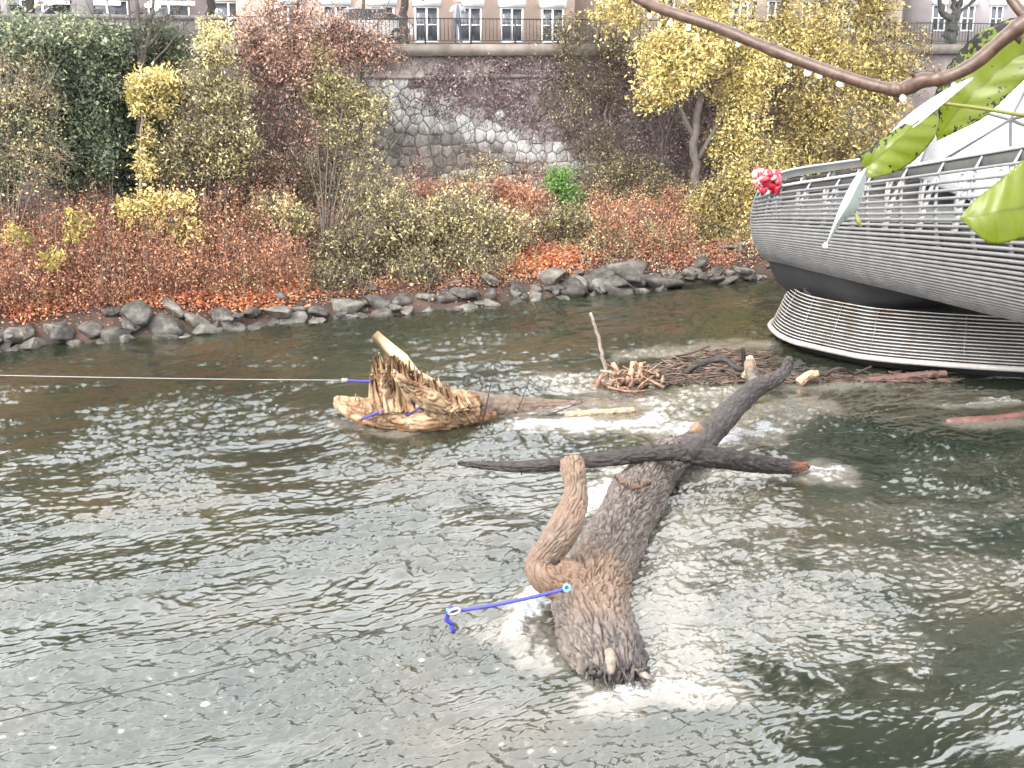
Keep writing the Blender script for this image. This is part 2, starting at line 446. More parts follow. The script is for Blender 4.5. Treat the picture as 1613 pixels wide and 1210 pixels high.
# ---- riprap boulders, pieces of the bank
M['rock'] = surf('grey boulder', [(.030, .027, .024), (.075, .068, .062), (.15, .138, .125)], 2.2, .9, 1.0, 5, spec=.15)
M['rockpale'] = surf('pale boulder', [(.06, .055, .048), (.13, .12, .105), (.23, .21, .185)], 2.2, .9, .9, 5, spec=.15)
def boulder_mesh(k):
    r = np.random.default_rng(100 + k)
    bm = bmesh.new(); bmesh.ops.create_icosphere(bm, subdivisions=3, radius=1.0)
    V = np.array([v.co for v in bm.verts]); F = np.array([[v.index for v in f.verts] for f in bm.faces]); bm.free()
    nn = r.normal(size=(17, 3)); nn /= np.linalg.norm(nn, axis=1)[:, None]
    for a in nn:
        dcut = r.uniform(.42, .78); q = V @ a; over = np.maximum(q - dcut, 0); V = V - over[:, None] * a
    V *= 1 + .10 * noise3(V[:, 0] * 2 + k * 7, V[:, 1] * 2, V[:, 2] * 2)[:, None] + .05 * noise3(V[:, 0] * 5 + k * 7, V[:, 1] * 5, V[:, 2] * 5)[:, None]
    V *= np.array([1.25, .95, .85])
    me = mesh_data('boulder', V, [F], smooth=False)
    return me
bmeshes = [boulder_mesh(k) for k in range(10)]
for k, b in enumerate(bmeshes): b.materials.append(M['rockpale'] if k % 3 == 0 else M['rock'])
rip = tag(mk('riprap_bed', np.array([bank(-40, -.6, -.6), bank(30, -.6, -.6), bank(30, 1.5, .6), bank(-40, 1.5, .6)]), [np.array([[0, 1, 2, 3]])], M['rock']),
          'row of dark boulders lining the far water edge', kind='structure')
def boulder(s, t, z, sc, k=None, rz=None):
    o = bpy.data.objects.new('boulder', bmeshes[rng.integers(10) if k is None else k]); COL.objects.link(o); o.parent = rip
    o.location = bank(s, t, z); o.scale = (sc * rng.uniform(.85, 1.3), sc * rng.uniform(.8, 1.1), sc * rng.uniform(.75, 1.05))
    o.rotation_euler = (rng.uniform(-.25, .25), rng.uniform(-.25, .25), rng.uniform(0, 6.28) if rz is None else rz)
for row, (t0, z0, stp, sz) in enumerate([(.05, -.02, .85, .52), (.60, .34, .95, .55), (1.15, .72, 1.7, .46)]):
    s = -21.0
    while s < 10.2:
        s += stp * rng.uniform(.7, 1.3)
        if row == 2 and rng.random() < .35: continue
        boulder(s, t0 + rng.uniform(-.25, .25), z0 + rng.uniform(-.12, .1), sz * rng.uniform(.7, 1.25))
    s = -21.0
for px, py, t, sc in [(870, 432, .9, .85), (990, 425, 1.0, 1.15), (1028, 440, .4, .85), (965, 447, .2, .8), (900, 455, .2, .8), (930, 440, .7, .7), (215, 492, .9, .85), (265, 515, .2, .75), (180, 522, .2, .7), (95, 515, .5, .6), (30, 522, .5, .65)]:
    p = bankpx(px, py, t); ss, tt_ = st_of(p); boulder(ss, tt_, p[2] - .1, sc)
for q in range(110):      # cobbles in the gaps and on the shore towards the island
    s = rng.uniform(-20, 14); boulder(s, rng.uniform(-.2, 1.2) , rng.uniform(.0, .5), rng.uniform(.14, .34))
for q in range(26):
    s = rng.uniform(10, 17); t = rng.uniform(0, 1.8); boulder(s, t, float(gz(t)) + .05, rng.uniform(.15, .45))

# ---- quay pavement
Vq = np.array([bank(-90, TW + .3, ZQ - .02), bank(110, TW + .3, ZQ - .02), bank(110, TW + 90, ZQ - .02), bank(-90, TW + 90, ZQ - .02)])
tag(mk('quay_pavement', Vq, [np.array([[0, 1, 2, 3]])], surf('asphalt', [(.10, .10, .10), (.15, .145, .14)], 1.5, .8, .2)), 'pale pavement of the quay street', kind='structure')

# ================================================================== quay wall with its stones
M['wallback'] = surf('wall mortar', [(.12, .098, .094), (.23, .19, .184), (.38, .335, .31)], .9, .9, .5, 5)
M['concrete'] = surf('weathered concrete', [(.13, .105, .09), (.22, .19, .165), (.3, .27, .24)], 1.2, .85, .4, 8)
M['palecap'] = surf('pale parapet', [(.28, .25, .25), (.40, .37, .37)], 1.0, .8, .2, 8)
def wall_box(mb, s0, s1, t0, t1, z0, z1):
    c = (bank(s0, t0, z0) + bank(s1, t1, z1)) / 2
    mb.box(c, np.append(E, 0) * (s1 - s0) / 2, np.append(N, 0) * (t1 - t0) / 2, np.array([0, 0, (z1 - z0) / 2]))
wall = tag(empty('quay_wall', bank(0, TW, 3)), 'old rubble stone quay wall half covered by dead creeper', 'wall')
mb = MB(); wall_box(mb, -60, 70, TW, TW + .7, 1.5, ZQ - .3); mb.build('wall_core', M['wallback'], wall)
mb = MB(); wall_box(mb, -60, 70, TW - .22, TW + .8, ZQ - .5, ZQ - .04); mb.build('coping', M['concrete'], wall)
mb = MB(); wall_box(mb, -60, 70, TW - .10, TW + .0, ZQ - 1.42, ZQ - 1.28); mb.build('string_course', M['wallback'], wall)
s_par = st_of(bankpx(352, 40, TW))[0]
mb = MB(); wall_box(mb, -60, s_par, TW - .05, TW + .3, ZQ - .04, ZQ + .85); mb.build('parapet', M['palecap'], wall)
mb = MB(); wall_box(mb, -60, s_par + .06, TW - .13, TW + .38, ZQ + .85, ZQ + 1.0); mb.build('parapet_cap', M['palecap'], wall)
def stone_mat():
    m, n, l, out = newmat('rubble stone')
    p = n.new('ShaderNodeBsdfPrincipled'); l.new(p.outputs[0], out.inputs[0]); p.inputs['Roughness'].default_value = .88
    g = n.new('ShaderNodeNewGeometry')
    a = nz(n, l, g.outputs['Position'], 1.7, 6, .6); oi = n.new('ShaderNodeObjectInfo')
    r = ramp(n, [(.25, (.07, .062, .055)), (.5, (.135, .12, .106)), (.75, (.21, .19, .168))])
    ma = n.new('ShaderNodeMath'); ma.operation = 'MULTIPLY_ADD'; ma.inputs[1].default_value = .3
    l.new(oi.outputs['Random'], ma.inputs[0]); 
    sbn = n.new('ShaderNodeMath'); sbn.operation = 'SUBTRACT'; sbn.inputs[1].default_value = .15; l.new(a.outputs[0], sbn.inputs[0]); l.new(sbn.outputs[0], ma.inputs[2])
    l.new(ma.outputs[0], r.inputs[0])
    at = n.new('ShaderNodeAttribute'); at.attribute_name = 'lime'
    mx = n.new('ShaderNodeMix'); mx.data_type = 'RGBA'; l.new(at.outputs['Fac'], mx.inputs[0]); l.new(r.outputs[0], mx.inputs[6]); mx.inputs[7].default_value = (.36, .35, .34, 1)
    l.new(mx.outputs[2], p.inputs['Base Color'])
    b = nz(n, l, g.outputs['Position'], 9, 5, .6); bp = n.new('ShaderNodeBump'); bp.inputs['Strength'].default_value = .6; bp.inputs['Distance'].default_value = .03
    l.new(b.outputs[0], bp.inputs['Height']); l.new(bp.outputs[0], p.inputs['Normal'])
    return m
M['stone'] = stone_mat()
def clip_poly(P, q, nrm):
    out = []
    for i in range(len(P)):
        a, b = P[i], P[(i + 1) % len(P)]; da, db = (a - q) @ nrm, (b - q) @ nrm
        if da <= 0: out.append(a)
        if da * db < 0: out.append(a + (b - a) * da / (da - db))
    return np.array(out)
def build_stones():
    s0, s1 = st_of(bankpx(385, 250, TW))[0], st_of(bankpx(1110, 250, TW))[0]
    z0, z1 = 3.0, ZQ - 1.45
    pts = []; r = np.random.default_rng(12); zz = z0; row = 0
    while zz < z1 + .3:
        hh = r.uniform(.33, .55); ss = s0 + r.uniform(0, .6)
        while ss < s1:
            w = r.uniform(.34, .85); pts.append((ss + w / 2 + r.uniform(-.08, .08), zz + hh / 2 + r.uniform(-.12, .12))); ss += w
        zz += hh
    pts = np.array(pts)
    la, lb = bankpx(600, 145, TW), bankpx(880, 240, TW); sa, sb_ = st_of(la)[0], st_of(lb)[0]; za, zb = la[2], lb[2]
    keep = []
    for i, p in enumerate(pts):
        line = za + (zb - za) * (p[0] - sa) / (sb_ - sa)
        above = p[1] - line
        if above > .7: continue                               # lost under the creeper
        keep.append((max(0, above), i))
    keep.sort(key=lambda k: k[0]); keep = [i for _, i in keep[:296]]
    for i in keep:
        p = pts[i]; d = np.hypot(*(pts - p).T); nb = np.argsort(d)[1:16]
        P = p + np.array([(-.7, -.5), (.7, -.5), (.7, .5), (-.7, .5)])
        for j in nb:
            P = clip_poly(P, (p + pts[j]) / 2, (pts[j] - p) / np.linalg.norm(pts[j] - p))
            if len(P) < 3: break
        if len(P) < 3: continue
        # rounded, shrunk outline
        c = P.mean(0); Q = []
        for a in range(len(P)):
            A, B, C = P[a - 1], P[a], P[(a + 1) % len(P)]
            Q += [B + (A - B) * .14, B * .94 + (A + C) * .03, B + (C - B) * .14]
        Q = np.array(Q); Q = c + (Q - c) * .97 - (Q - c) / (np.linalg.norm(Q - c, axis=1)[:, None] + 1e-6) * .008
        m = len(Q); dep = r.uniform(.03, .085)
        rings = [(1.0, .02), (.97, -dep * .8), (.9, -dep), (.4, -dep * 1.04)]
        V, lime = [], []
        for k, dz in rings:
            q = c + (Q - c) * k
            jit = .012 * noise2(q[:, 0] * 5, q[:, 1] * 5, 40)
            for (ss, zz), jj in zip(q, jit):
                V.append(bank(ss, TW + dz + jj, zz))
        V.append(bank(c[0], TW - dep * 1.12, c[1]))
        F4 = [[a * m + b, a * m + (b + 1) % m, (a + 1) * m + (b + 1) % m, (a + 1) * m + b] for a in range(3) for b in range(m)]
        F3 = [[3 * m + b, 3 * m + (b + 1) % m, 4 * m] for b in range(m)]
        V = np.array(V); ssv = (V[:, :2] - A0) @ E
        dl = V[:, 2] - (za + (zb - za) * (ssv - sa) / (sb_ - sa)) + .45 * noise2(ssv * .9, V[:, 2] * .9, 41) + .25 * noise2(ssv * 3, V[:, 2] * 3, 42)
        lime = sstep(-1.15, -.25, dl) * (.75 + .25 * r.random()) * sstep(sb_ + 2.5, sb_ - .5, ssv)
        mk('stone', V, [np.array(F4), np.array(F3)], M['stone'], wall, vattr={'lime': lime})
build_stones()

M['paint'] = surf('pale sprayed paint', [(.40, .40, .33), (.62, .62, .56)], 3, .8, .2)
for (px, py, w, h, hol) in [(702, 290, .22, .42, 0), (722, 287, .42, .50, 1), (745, 285, .50, .52, 1), (772, 290, .32, .42, 1)]:
    c0 = bankpx(px, py, TW - .16); mbq = MB(); a_ = np.linspace(0, 2 * np.pi, 29); ex = np.sign(np.cos(a_)) * np.abs(np.cos(a_)) ** .6; ez = np.sign(np.sin(a_)) * np.abs(np.sin(a_)) ** .6
    ring = lambda k, t: np.array([c0 + np.append(E, 0) * x * w * k + np.array([0, 0, z * h * k]) + np.append(N, 0) * t for x, z in zip(ex, ez)])
    rr = [ring(1, .06), ring(1, 0), ring(.45 if hol else .02, 0), ring(.45 if hol else .02, .06)]
    V_ = np.concatenate(rr); i_ = np.arange(3)[:, None] * 29; j_ = np.arange(28)[None]
    mk('graffiti_letter', V_, [np.stack([i_ + j_, i_ + j_ + 1, i_ + 30 + j_, i_ + 29 + j_], -1).reshape(-1, 4)], M['paint'], wall)

# ---- railing on the quay
M['iron'] = surf('dark painted iron', [(.035, .032, .035), (.06, .055, .058)], 4, .55, .1)
def railing(name, label, px0, px1, step, t=TW + .12):
    s0, s1 = st_of(bankpx(px0, 50, t))[0], st_of(bankpx(px1, 50, t))[0]
    root = tag(empty(name, bank(s0, t, ZQ)), label, 'railing', 'iron railings on the quay')
    z0, z1 = ZQ - .04, ZQ + 1.0
    mb = MB(); wall_box(mb, s0, s1, t - .025, t + .025, z1 - .045, z1); mb.build('top_rail', M['iron'], root)
    mb = MB(); wall_box(mb, s0, s1, t - .018, t + .018, z0 + .12, z0 + .155); mb.build('bottom_rail', M['iron'], root)
    mb = MB(); wall_box(mb, -.010, .010, -.010, .010, 0, z1 - z0 - .20)
    bme = mesh_data('bar', np.concatenate(mb.V) - bank(0, 0, 0), [np.concatenate(mb.F4)]); bme.materials.append(M['iron'])
    mb = MB(); wall_box(mb, -.03, .03, -.03, .03, 0, z1 - z0 - .045)
    pme = mesh_data('post', np.concatenate(mb.V) - bank(0, 0, 0), [np.concatenate(mb.F4)]); pme.materials.append(M['iron'])
    n = int((s1 - s0) / step)
    for i in range(n + 1):
        s = s0 + i * step
        if i % 12 == 0: link('post', pme, root).matrix_basis = root.matrix_basis.inverted() @ Matrix.Translation(bank(s, t, z0)); 
        else: link('bar', bme, root).matrix_basis = root.matrix_basis.inverted() @ Matrix.Translation(bank(s, t, z0 + .155))
    for c in root.children:
        if c.name.startswith(('bar', 'post')): c.matrix_parent_inverse = Matrix.Identity(4)
railing('railing', 'dark iron bar railing along the quay edge in front of the peach building', 356, 1080, .17)
railing('railing', 'dark iron bar railing on the quay behind the forked grey tree', 1085, 1660, .20)

# ================================================================== buildings
M['peach'] = surf('peach render', [(.80, .61, .51), (.88, .68, .57)], .6, .9, .1)
M['mauve'] = surf('mauve grey render', [(.42, .38, .395), (.54, .49, .505)], .6, .9, .1)
M['sand'] = surf('sand render', [(.66, .53, .46), (.74, .60, .52)], .6, .9, .1)
M['white'] = surf('white paint', [(.95, .95, .95), (1.1, 1.1, 1.1)], 1.5, .6, .05)
def glass_mat(name, col, rough=.05):
    m, n, l, out = newmat(name); p = n.new('ShaderNodeBsdfPrincipled'); l.new(p.outputs[0], out.inputs[0])
    p.inputs['Base Color'].default_value = (*col, 1); p.inputs['Roughness'].default_value = rough; p.inputs['IOR'].default_value = 1.5
    return m
M['glass'] = glass_mat('window glass', (.05, .055, .065))
M['rooftile'] = surf('red brown roof', [(.16, .07, .05), (.24, .11, .07)], 3, .9, .3)
def emis(name, col, st):
    m, n, l, out = newmat(name); e = n.new('ShaderNodeEmission'); e.inputs[0].default_value = (*col, 1); e.inputs[1].default_value = st
    l.new(e.outputs[0], out.inputs[0]); return m
M['lamp'] = emis('lit strip lamp', (1, .97, .9), .5)
EZ = np.append(E, 0); NZ_ = np.append(N, 0); ZZ = np.array([0, 0, 1.0])
def window(root, s, t, z0, w, h, lower=True):
    mb = MB(); f = .09
    for (a0, a1, b0, b1) in [(-w/2, -w/2 + f, 0, h), (w/2 - f, w/2, 0, h), (-w/2 + f, w/2 - f, h - f, h), (-w/2 + f, w/2 - f, 0, f), (-.05, .05, f, h - f)]:
        wall_box(mb, s + a0, s + a1, t - .06, t + .02, z0 + b0, z0 + b1)
    for a0, a1 in ((-w/2 + f, -.05), (.05, w/2 - f)):
        wall_box(mb, s + a0, s + a1, t - .05, t + .02, z0 + h * .48, z0 + h * .48 + .06)
    fr = mb.build('window', M['white'], root)
    mb = MB(); wall_box(mb, s - w/2 + .02, s + w/2 - .02, t - .012, t + .02, z0 + .02, z0 + h - .02); mb.build('pane', M['glass'], fr)
    mb = MB(); wall_box(mb, s - w/2 - .12, s + w/2 + .12, t - .16, t + .03, z0 + h + .02, z0 + h + .5); mb.build('lintel', M['white'], fr)
def building(name, label, px0, px1, t, mat, wins, height, plinth=None):
    s0 = st_of(bankpx(px0, 40, t))[0]; s1 = st_of(bankpx(px1, 40, t))[0]
    root = tag(empty(name, bank((s0 + s1) / 2, t, ZQ)), label, 'building')
    mb = MB(); wall_box(mb, s0, s1, t + .0, t + 11, ZQ - .1, ZQ + height); mb.build('wall', mat, root)
    c = (bank(s0, t, 0) + bank(s1, t + 11, 0)) / 2; L = (s1 - s0) / 2 + .4; z = ZQ + height + .01
    V = [c + a * EZ * L + b * NZ_ * 6 + np.array([0, 0, z]) for a, b in ((-1, -1), (1, -1), (1, 1), (-1, 1))] + [c + a * EZ * (L - 2) + np.array([0, 0, z + 2.0]) for a in (-1, 1)]
    mk('roof', V, [np.array([[0, 1, 5, 4], [2, 3, 4, 5]]), np.array([[1, 2, 5], [3, 0, 4]])], M['rooftile'], root)
    for (s, z0, w, h) in wins(s0, s1): window(root, s, t, z0, w, h)
    return root, s0, s1
TB = TW + 19
ws_ = [st_of(bankpx(p, 40, TB))[0] for p in (672, 737, 806)]
stepw = (ws_[2] - ws_[0]) / 2
def peach_w(s0, s1):
    r = []
    s = ws_[0] - math.floor((ws_[0] - s0 - 1) / stepw) * stepw
    while s < s1 - 1:
        r += [(s, ZQ + .05, 1.45, 1.95), (s, ZQ + 2.75, 1.45, 1.9), (s, ZQ + 5.7, 1.3, 1.7)]
        s += stepw
    return r
building('peach_building', 'peach rendered building with white framed windows behind the railing', 395, 905, TB, M['peach'], peach_w, 8.4)
def grid_w(w, h, gap, z1=.9):
    def f(s0, s1):
        return [(s, ZQ + z1 + k * 3.4, w, h) for s in np.arange(s0 + gap, s1 - .8, gap) for k in range(2)]
    return f
bl, bs0, bs1 = building('mauve_building', 'mauve grey street building behind the parapet at far left', -260, 385, TB + 3, M['mauve'], grid_w(2.2, 1.7, 3.2, .5), 7.6)
building('sand_building', 'sand coloured building behind the yellow tree at right', 925, 1420, TB + 4, M['sand'], grid_w(1.3, 1.9, 2.9), 7.6)
building('grey_building', 'pale grey building behind the forked tree at far right', 1430, 2100, TB + 6, M['mauve'], grid_w(1.3, 1.9, 2.9), 7.6)
# lit strips in the ground floor windows at left
for k, (px, w, py) in enumerate([(62, 1.0, 5), (100, 2.4, 5), (160, 1.9, 5), (272, 2.3, 5), (240, .8, 9)]):
    c = bankpx(px, py, TB + 2.7); s = st_of(c)[0]
    mb = MB(); wall_box(mb, s - w / 2, s + w / 2, TB + 2.62, TB + 2.7, c[2] - .10, c[2] + .10)
    mb.build('lamp_strip', M['lamp'], bl)
# pale gate pillar on the quay
def pillar(px, w, h, label):
    p = bankpx(px, 60, TW + 2.2); s = st_of(p)[0]
    mb = MB(); wall_box(mb, s - w/2, s + w/2, TW + 2.0, TW + 2.0 + w, ZQ - .05, ZQ + h); wall_box(mb, s - w/2 - .06, s + w/2 + .06, TW + 1.94, TW + 2.06 + w, ZQ + h, ZQ + h + .12)
    o = mb.build('gate_pillar', M['palecap']); tag(o, label, 'pillar')
pillar(134, .75, 2.6, 'square mauve pillar on the quay left of the bare tree')
pillar(13, .3, 2.6, 'slim pale post on the quay at the far left edge')

# ================================================================== plants
def bez(a, c, b, u):
    u = u[..., None]; return (1 - u) ** 2 * a + 2 * u * (1 - u) * c + u ** 2 * b
def twigs_mesh(S, C, Ee, r0, r1, k=5):
    """3-sided curved twigs, all at once"""
    n = len(S); u = np.linspace(0, 1, k)
    P = np.stack([bez(S, C, Ee, np.full(n, x)) for x in u], 1)                 # n,k,3
    d = Ee - S; d /= np.linalg.norm(d, axis=1)[:, None] + 1e-9
    a = np.cross(d, [0.13, .27, 1.0]); a /= np.linalg.norm(a, axis=1)[:, None] + 1e-9; b = np.cross(d, a)
    R = (np.asarray(r0)[..., None] * (1 - u) + r1 * u) if np.ndim(r0) else np.broadcast_to(r0 * (1 - u) + r1 * u, (n, k))
    an = np.arange(3) * 2 * np.pi / 3
    V = P[:, :, None] + R[:, :, None, None] * (np.cos(an)[None, None, :, None] * a[:, None, None] + np.sin(an)[None, None, :, None] * b[:, None, None])
    base = (np.arange(n) * k * 3)[:, None, None] + (np.arange(k - 1) * 3)[None, :, None]
    j = np.arange(3)[None, None]; jn = (j + 1) % 3
    F = np.stack([base + j, base + jn, base + 3 + jn, base + 3 + j], -1).reshape(-1, 4)
    return V.reshape(-1, 3), F
def leaf_quads(P, D, L, W, r):
    n = len(P)
    D = D / (np.linalg.norm(D, axis=1)[:, None] + 1e-9)
    q = r.normal(size=(n, 3)); S = np.cross(D, q); S /= np.linalg.norm(S, axis=1)[:, None] + 1e-9
    Nn = np.cross(D, S)
    L = L[:, None]; W = W[:, None]
    V = np.stack([P, P + D * L * .45 + S * W * .5 + Nn * L * .08, P + D * L, P + D * L * .45 - S * W * .5 + Nn * L * .08], 1).reshape(-1, 3)
    return V, np.arange(4 * n).reshape(n, 4)
def plant(name, label, stems, blobs, mat='olive', bark='bark', lsize=.10, lper=40, spread=.16, droop=.0, twig_r=.012, cat='shrub', group=None, seed=0, aspect=.42, lift=.25, crown_name='crown', world_blobs=False):
    """stems: [(list of points, r0, r1)], blobs: [(centre, radii, twigs, colour bias)] in world metres"""
    r = np.random.default_rng(1000 + seed)
    base = np.asarray(stems[0][0][0], float)
    root = tag(empty(name, base), label, cat, group)
    mb = MB(); SP = []; SR = []
    for P, r0, r1 in stems:
        P = np.asarray(P, float); k = max(8, 5 * len(P)); Q = spline(P, k)
        Q[1:] += r.normal(size=(k - 1, 3)) * r0 * .25
        R = np.linspace(r0, r1, k); R[0] *= 1.25
        mb.tube(Q, R, 7 if r0 > .04 else 5); SP.append(Q); SR.append(R)
    SP = np.concatenate(SP); SR = np.concatenate(SR)
    LV, LF, LR, nl = [], [], [], 0
    for c, rad, n, cb in blobs:
        if n <= 0: continue
        n = int(n * 1.3)
        c = np.asarray(c, float); rad = np.asarray(rad, float)
        q = r.normal(size=(n, 3)); q /= np.linalg.norm(q, axis=1)[:, None]; q *= (r.random(n) ** .42)[:, None]
        q *= 1 + .35 * noise3(q[:, 0] * 2.2 + seed, q[:, 1] * 2.2, q[:, 2] * 2.2)[:, None]
        T = c + q * rad
        d2 = ((T[:, None] - SP[None]) ** 2).sum(-1) + .6 * np.maximum(SP[None, :, 2] - T[:, None, 2] + .2, 0) ** 2
        near = np.argsort(d2, 1)[:, :3]; pick = near[np.arange(n), r.integers(0, 3, n)]
        S = SP[pick]
        ln = np.linalg.norm(T - S, axis=1)
        far = ln > 1.6
        S = np.where(far[:, None], T - (T - S) * (1.6 / np.maximum(ln, 1e-6))[:, None] * r.uniform(.4, 1, n)[:, None], S)
        C = (S + T) / 2 + np.array([0, 0, lift]) * np.linalg.norm(T - S, axis=1)[:, None] + r.normal(size=(n, 3)) * .08
        Vt, Ft = twigs_mesh(S, C, T, twig_r, twig_r * .35); mb.add(Vt, Ft)
        ne = max(4, n // 2); q = r.normal(size=(ne, 3)); q /= np.linalg.norm(q, axis=1)[:, None]; q[:, 2] = np.abs(q[:, 2]) * .9 + .1 * q[:, 2]
        Te = c + q * rad * r.uniform(.9, 1.3, ne)[:, None]; Se = T[r.integers(0, n, ne)]; Se = Te + (Se - Te) * (np.minimum(1, 1.1 / (np.linalg.norm(Se - Te, axis=1) + 1e-6)))[:, None]
        Ve, Fe = twigs_mesh(Se, (Se + Te) / 2 + r.normal(size=(ne, 3)) * .1, Te, twig_r * .8, twig_r * .3, 4); mb.add(Ve, Fe)
        if lper > 0:
            ii = np.repeat(np.arange(n), lper); m = len(ii)
            u = r.uniform(.25, 1.08, m)
            P = bez(S[ii], C[ii], T[ii], u) + r.normal(size=(m, 3)) * spread
            P[:, 2] -= droop * np.abs(r.normal(size=m))
            D = r.normal(size=(m, 3)) + (T - S)[ii] / (np.linalg.norm((T - S)[ii], axis=1)[:, None] + .1) * .6; D[:, 2] -= droop * 1.5 + .15
            L = lsize * np.clip(np.exp(r.normal(size=m) * .38), .4, 2.2)
            V, F = leaf_quads(P, D, L, L * aspect * r.uniform(.6, 1.4, m), r)
            LV.append(V); LF.append(F + nl); nl += len(V)
            tw = r.normal(size=n) * .16
            cv = .22 * noise3(T[:, 0] * .9, T[:, 1] * .9, T[:, 2] * .9 + seed)
            LR.append(np.clip(cb + cv[ii] + tw[ii] + r.normal(size=m) * .24, 0, 1))
    mb.build('trunk' if cat == 'tree' else 'stem', M[bark], root, smooth=True)
    if LV:
        o = mk(crown_name, np.concatenate(LV), [np.concatenate(LF)], M[mat], root, fattr={'rnd': np.concatenate(LR)})
    return root
def bl(px, py, t, rx, ry, rd, n, cb=.5):
    """a blob seen at photo pixel (px,py), standing at bank offset t; rx, ry given in photo pixels"""
    c = bankpx(px, py, t); k = mpp(c[1])
    return (c, (rx * k, rd, ry * k), n, cb)
def bp(px, py, t): return bankpx(px, py, t)
def gr(px, t, dz=-.15):
    """ground point in photo column px at bank offset t"""
    p = bankpx(px, 400, t); return np.array([p[0], p[1], float(gz(t)) + dz])

# -- evergreens at left
for k, (px, t, lab, blobs) in enumerate([
    (25, 5.2, 'big dark evergreen shrub at the left edge of the bank', [(10, 170, 5.2, 95, 125, 1.5, 190, .42), (-40, 250, 5, 90, 70, 1.4, 70, .35), (30, 75, 5.2, 80, 50, 1.2, 110, .62)]),
    (120, 5.6, 'dense evergreen shrub between the left edge and the bare tree', [(120, 150, 5.6, 85, 115, 1.4, 200, .42), (130, 70, 5.6, 80, 42, 1.2, 110, .60), (110, 250, 5.2, 80, 55, 1.2, 80, .36)]),
    (225, 6.0, 'dark evergreen shrub behind the yellow topped sapling', [(215, 160, 6.2, 80, 110, 1.3, 190, .36), (245, 80, 6.4, 65, 45, 1.2, 90, .45), (200, 260, 5.6, 75, 55, 1.2, 80, .28)])]):
    b0 = gr(px, t)
    stems = [([b0, b0 + [0.1, 0, 2.5], b0 + [dx, .2, 6.2]], .13, .03) for dx in (-.6, .2, .8)]
    plant('evergreen_shrub', lab, stems, [bl(*b) for b in blobs], 'green', lsize=.12, lper=80, spread=.2, seed=k, group='evergreen shrubs at the left of the bank')
# -- bare dark tree at left
b0 = gr(215, 5.0)
st = [([b0, bp(222, 200, 5), bp(222, 100, 5), bp(218, 40, 5), bp(212, -120, 5)], .14, .05),
      ([bp(222, 110, 5), bp(236, 50, 5), bp(243, -10, 5.2), bp(252, -140, 5.4)], .08, .03), ([bp(221, 95, 5), bp(205, 40, 5), bp(198, -100, 5)], .06, .02),
      ([bp(224, 85, 5), bp(255, 45, 5), bp(262, 25, 5), bp(285, 20, 4.8)], .05, .015), ([bp(220, 120, 5), bp(175, 30, 5), bp(160, -60, 5)], .03, .012),
      ([bp(236, 105, 5), bp(275, 60, 5), bp(300, 30, 5)], .04, .012), ([bp(221, 70, 5), bp(155, 35, 5), bp(135, 0, 5)], .025, .012)]
plant('bare_tree', 'dark bare many-stemmed tree in front of the evergreen shrubs', st, [bl(225, -60, 5, 90, 110, 1.8, 90), bl(250, 40, 5, 55, 40, 1, 50), bl(190, 60, 5, 50, 40, 1, 26)], 'olive', lper=0, cat='tree', seed=11, twig_r=.016)
# -- leafless pale shrubs at the far left
b0 = gr(20, 4.2)
st = [([b0, b0 + [dx * .4, 0, 1.6], bp(px, py, 4.2)], .020, .006) for dx, px, py in [(-.5, -20, 90), (-.2, 15, 60), (.2, 35, 110), (.5, 62, 130), (.8, 90, 190), (0, 8, 170), (.3, 50, 200)]]
plant('bare_shrub', 'tall thin leafless shrub in front of the left evergreen', st, [bl(30, 170, 4.2, 70, 95, .9, 300, .7), bl(40, 260, 4, 80, 50, .8, 160, .6)], 'olive', 'palestem', lper=7, lsize=.08, seed=12, twig_r=.008)
# -- sapling with golden top
b0 = gr(216, 4.2)
plant('yellow_sapling', 'slender sapling with a golden yellow leaf tuft on top', [([b0, bp(222, 280, 4.2), bp(222, 210, 4.2), bp(226, 150, 4.2)], .06, .02), ([bp(222, 200, 4.2), bp(240, 160, 4.2), bp(262, 130, 4.2)], .03, .01)],
      [bl(225, 128, 4.2, 26, 20, .6, 30, .85), bl(252, 122, 4.2, 26, 16, .6, 24, .9), bl(207, 142, 4.2, 18, 14, .5, 14, .75), bl(272, 146, 4.3, 22, 16, .5, 16, .6), bl(214, 166, 4.2, 16, 14, .4, 8, .7), bl(262, 178, 4.3, 18, 16, .5, 8, .5), bl(228, 262, 4.2, 20, 26, .5, 18, .75), bl(240, 215, 4.2, 14, 30, .4, 8, .5)], 'yellow', 'palestem', lsize=.12, lper=26, spread=.12, cat='tree', seed=13)
# -- tall feathery shrub
b0 = gr(330, 4.6)
st = [([b0, b0 + [dx, 0, 2.2], bp(px, py, 4.6)], .05, .015) for dx, px, py in [(-.3, 290, 160), (0, 325, 60), (.1, 345, 40), (.4, 380, 160), (-.6, 265, 240), (.6, 400, 220)]]
plant('feathery_shrub', 'tall feathery olive shrub with a pale yellow crest', st, [bl(338, 60, 4.6, 34, 36, .8, 60, .95), bl(312, 140, 4.6, 55, 40, 1, 70, .66), bl(355, 140, 4.6, 45, 50, 1, 70, .55), bl(340, 215, 4.4, 75, 55, 1.2, 150, .52), bl(285, 235, 4.4, 45, 50, 1, 70, .45), bl(370, 250, 4.4, 45, 45, 1, 70, .36)],
      'olive', lsize=.10, lper=34, spread=.15, droop=.05, seed=14)
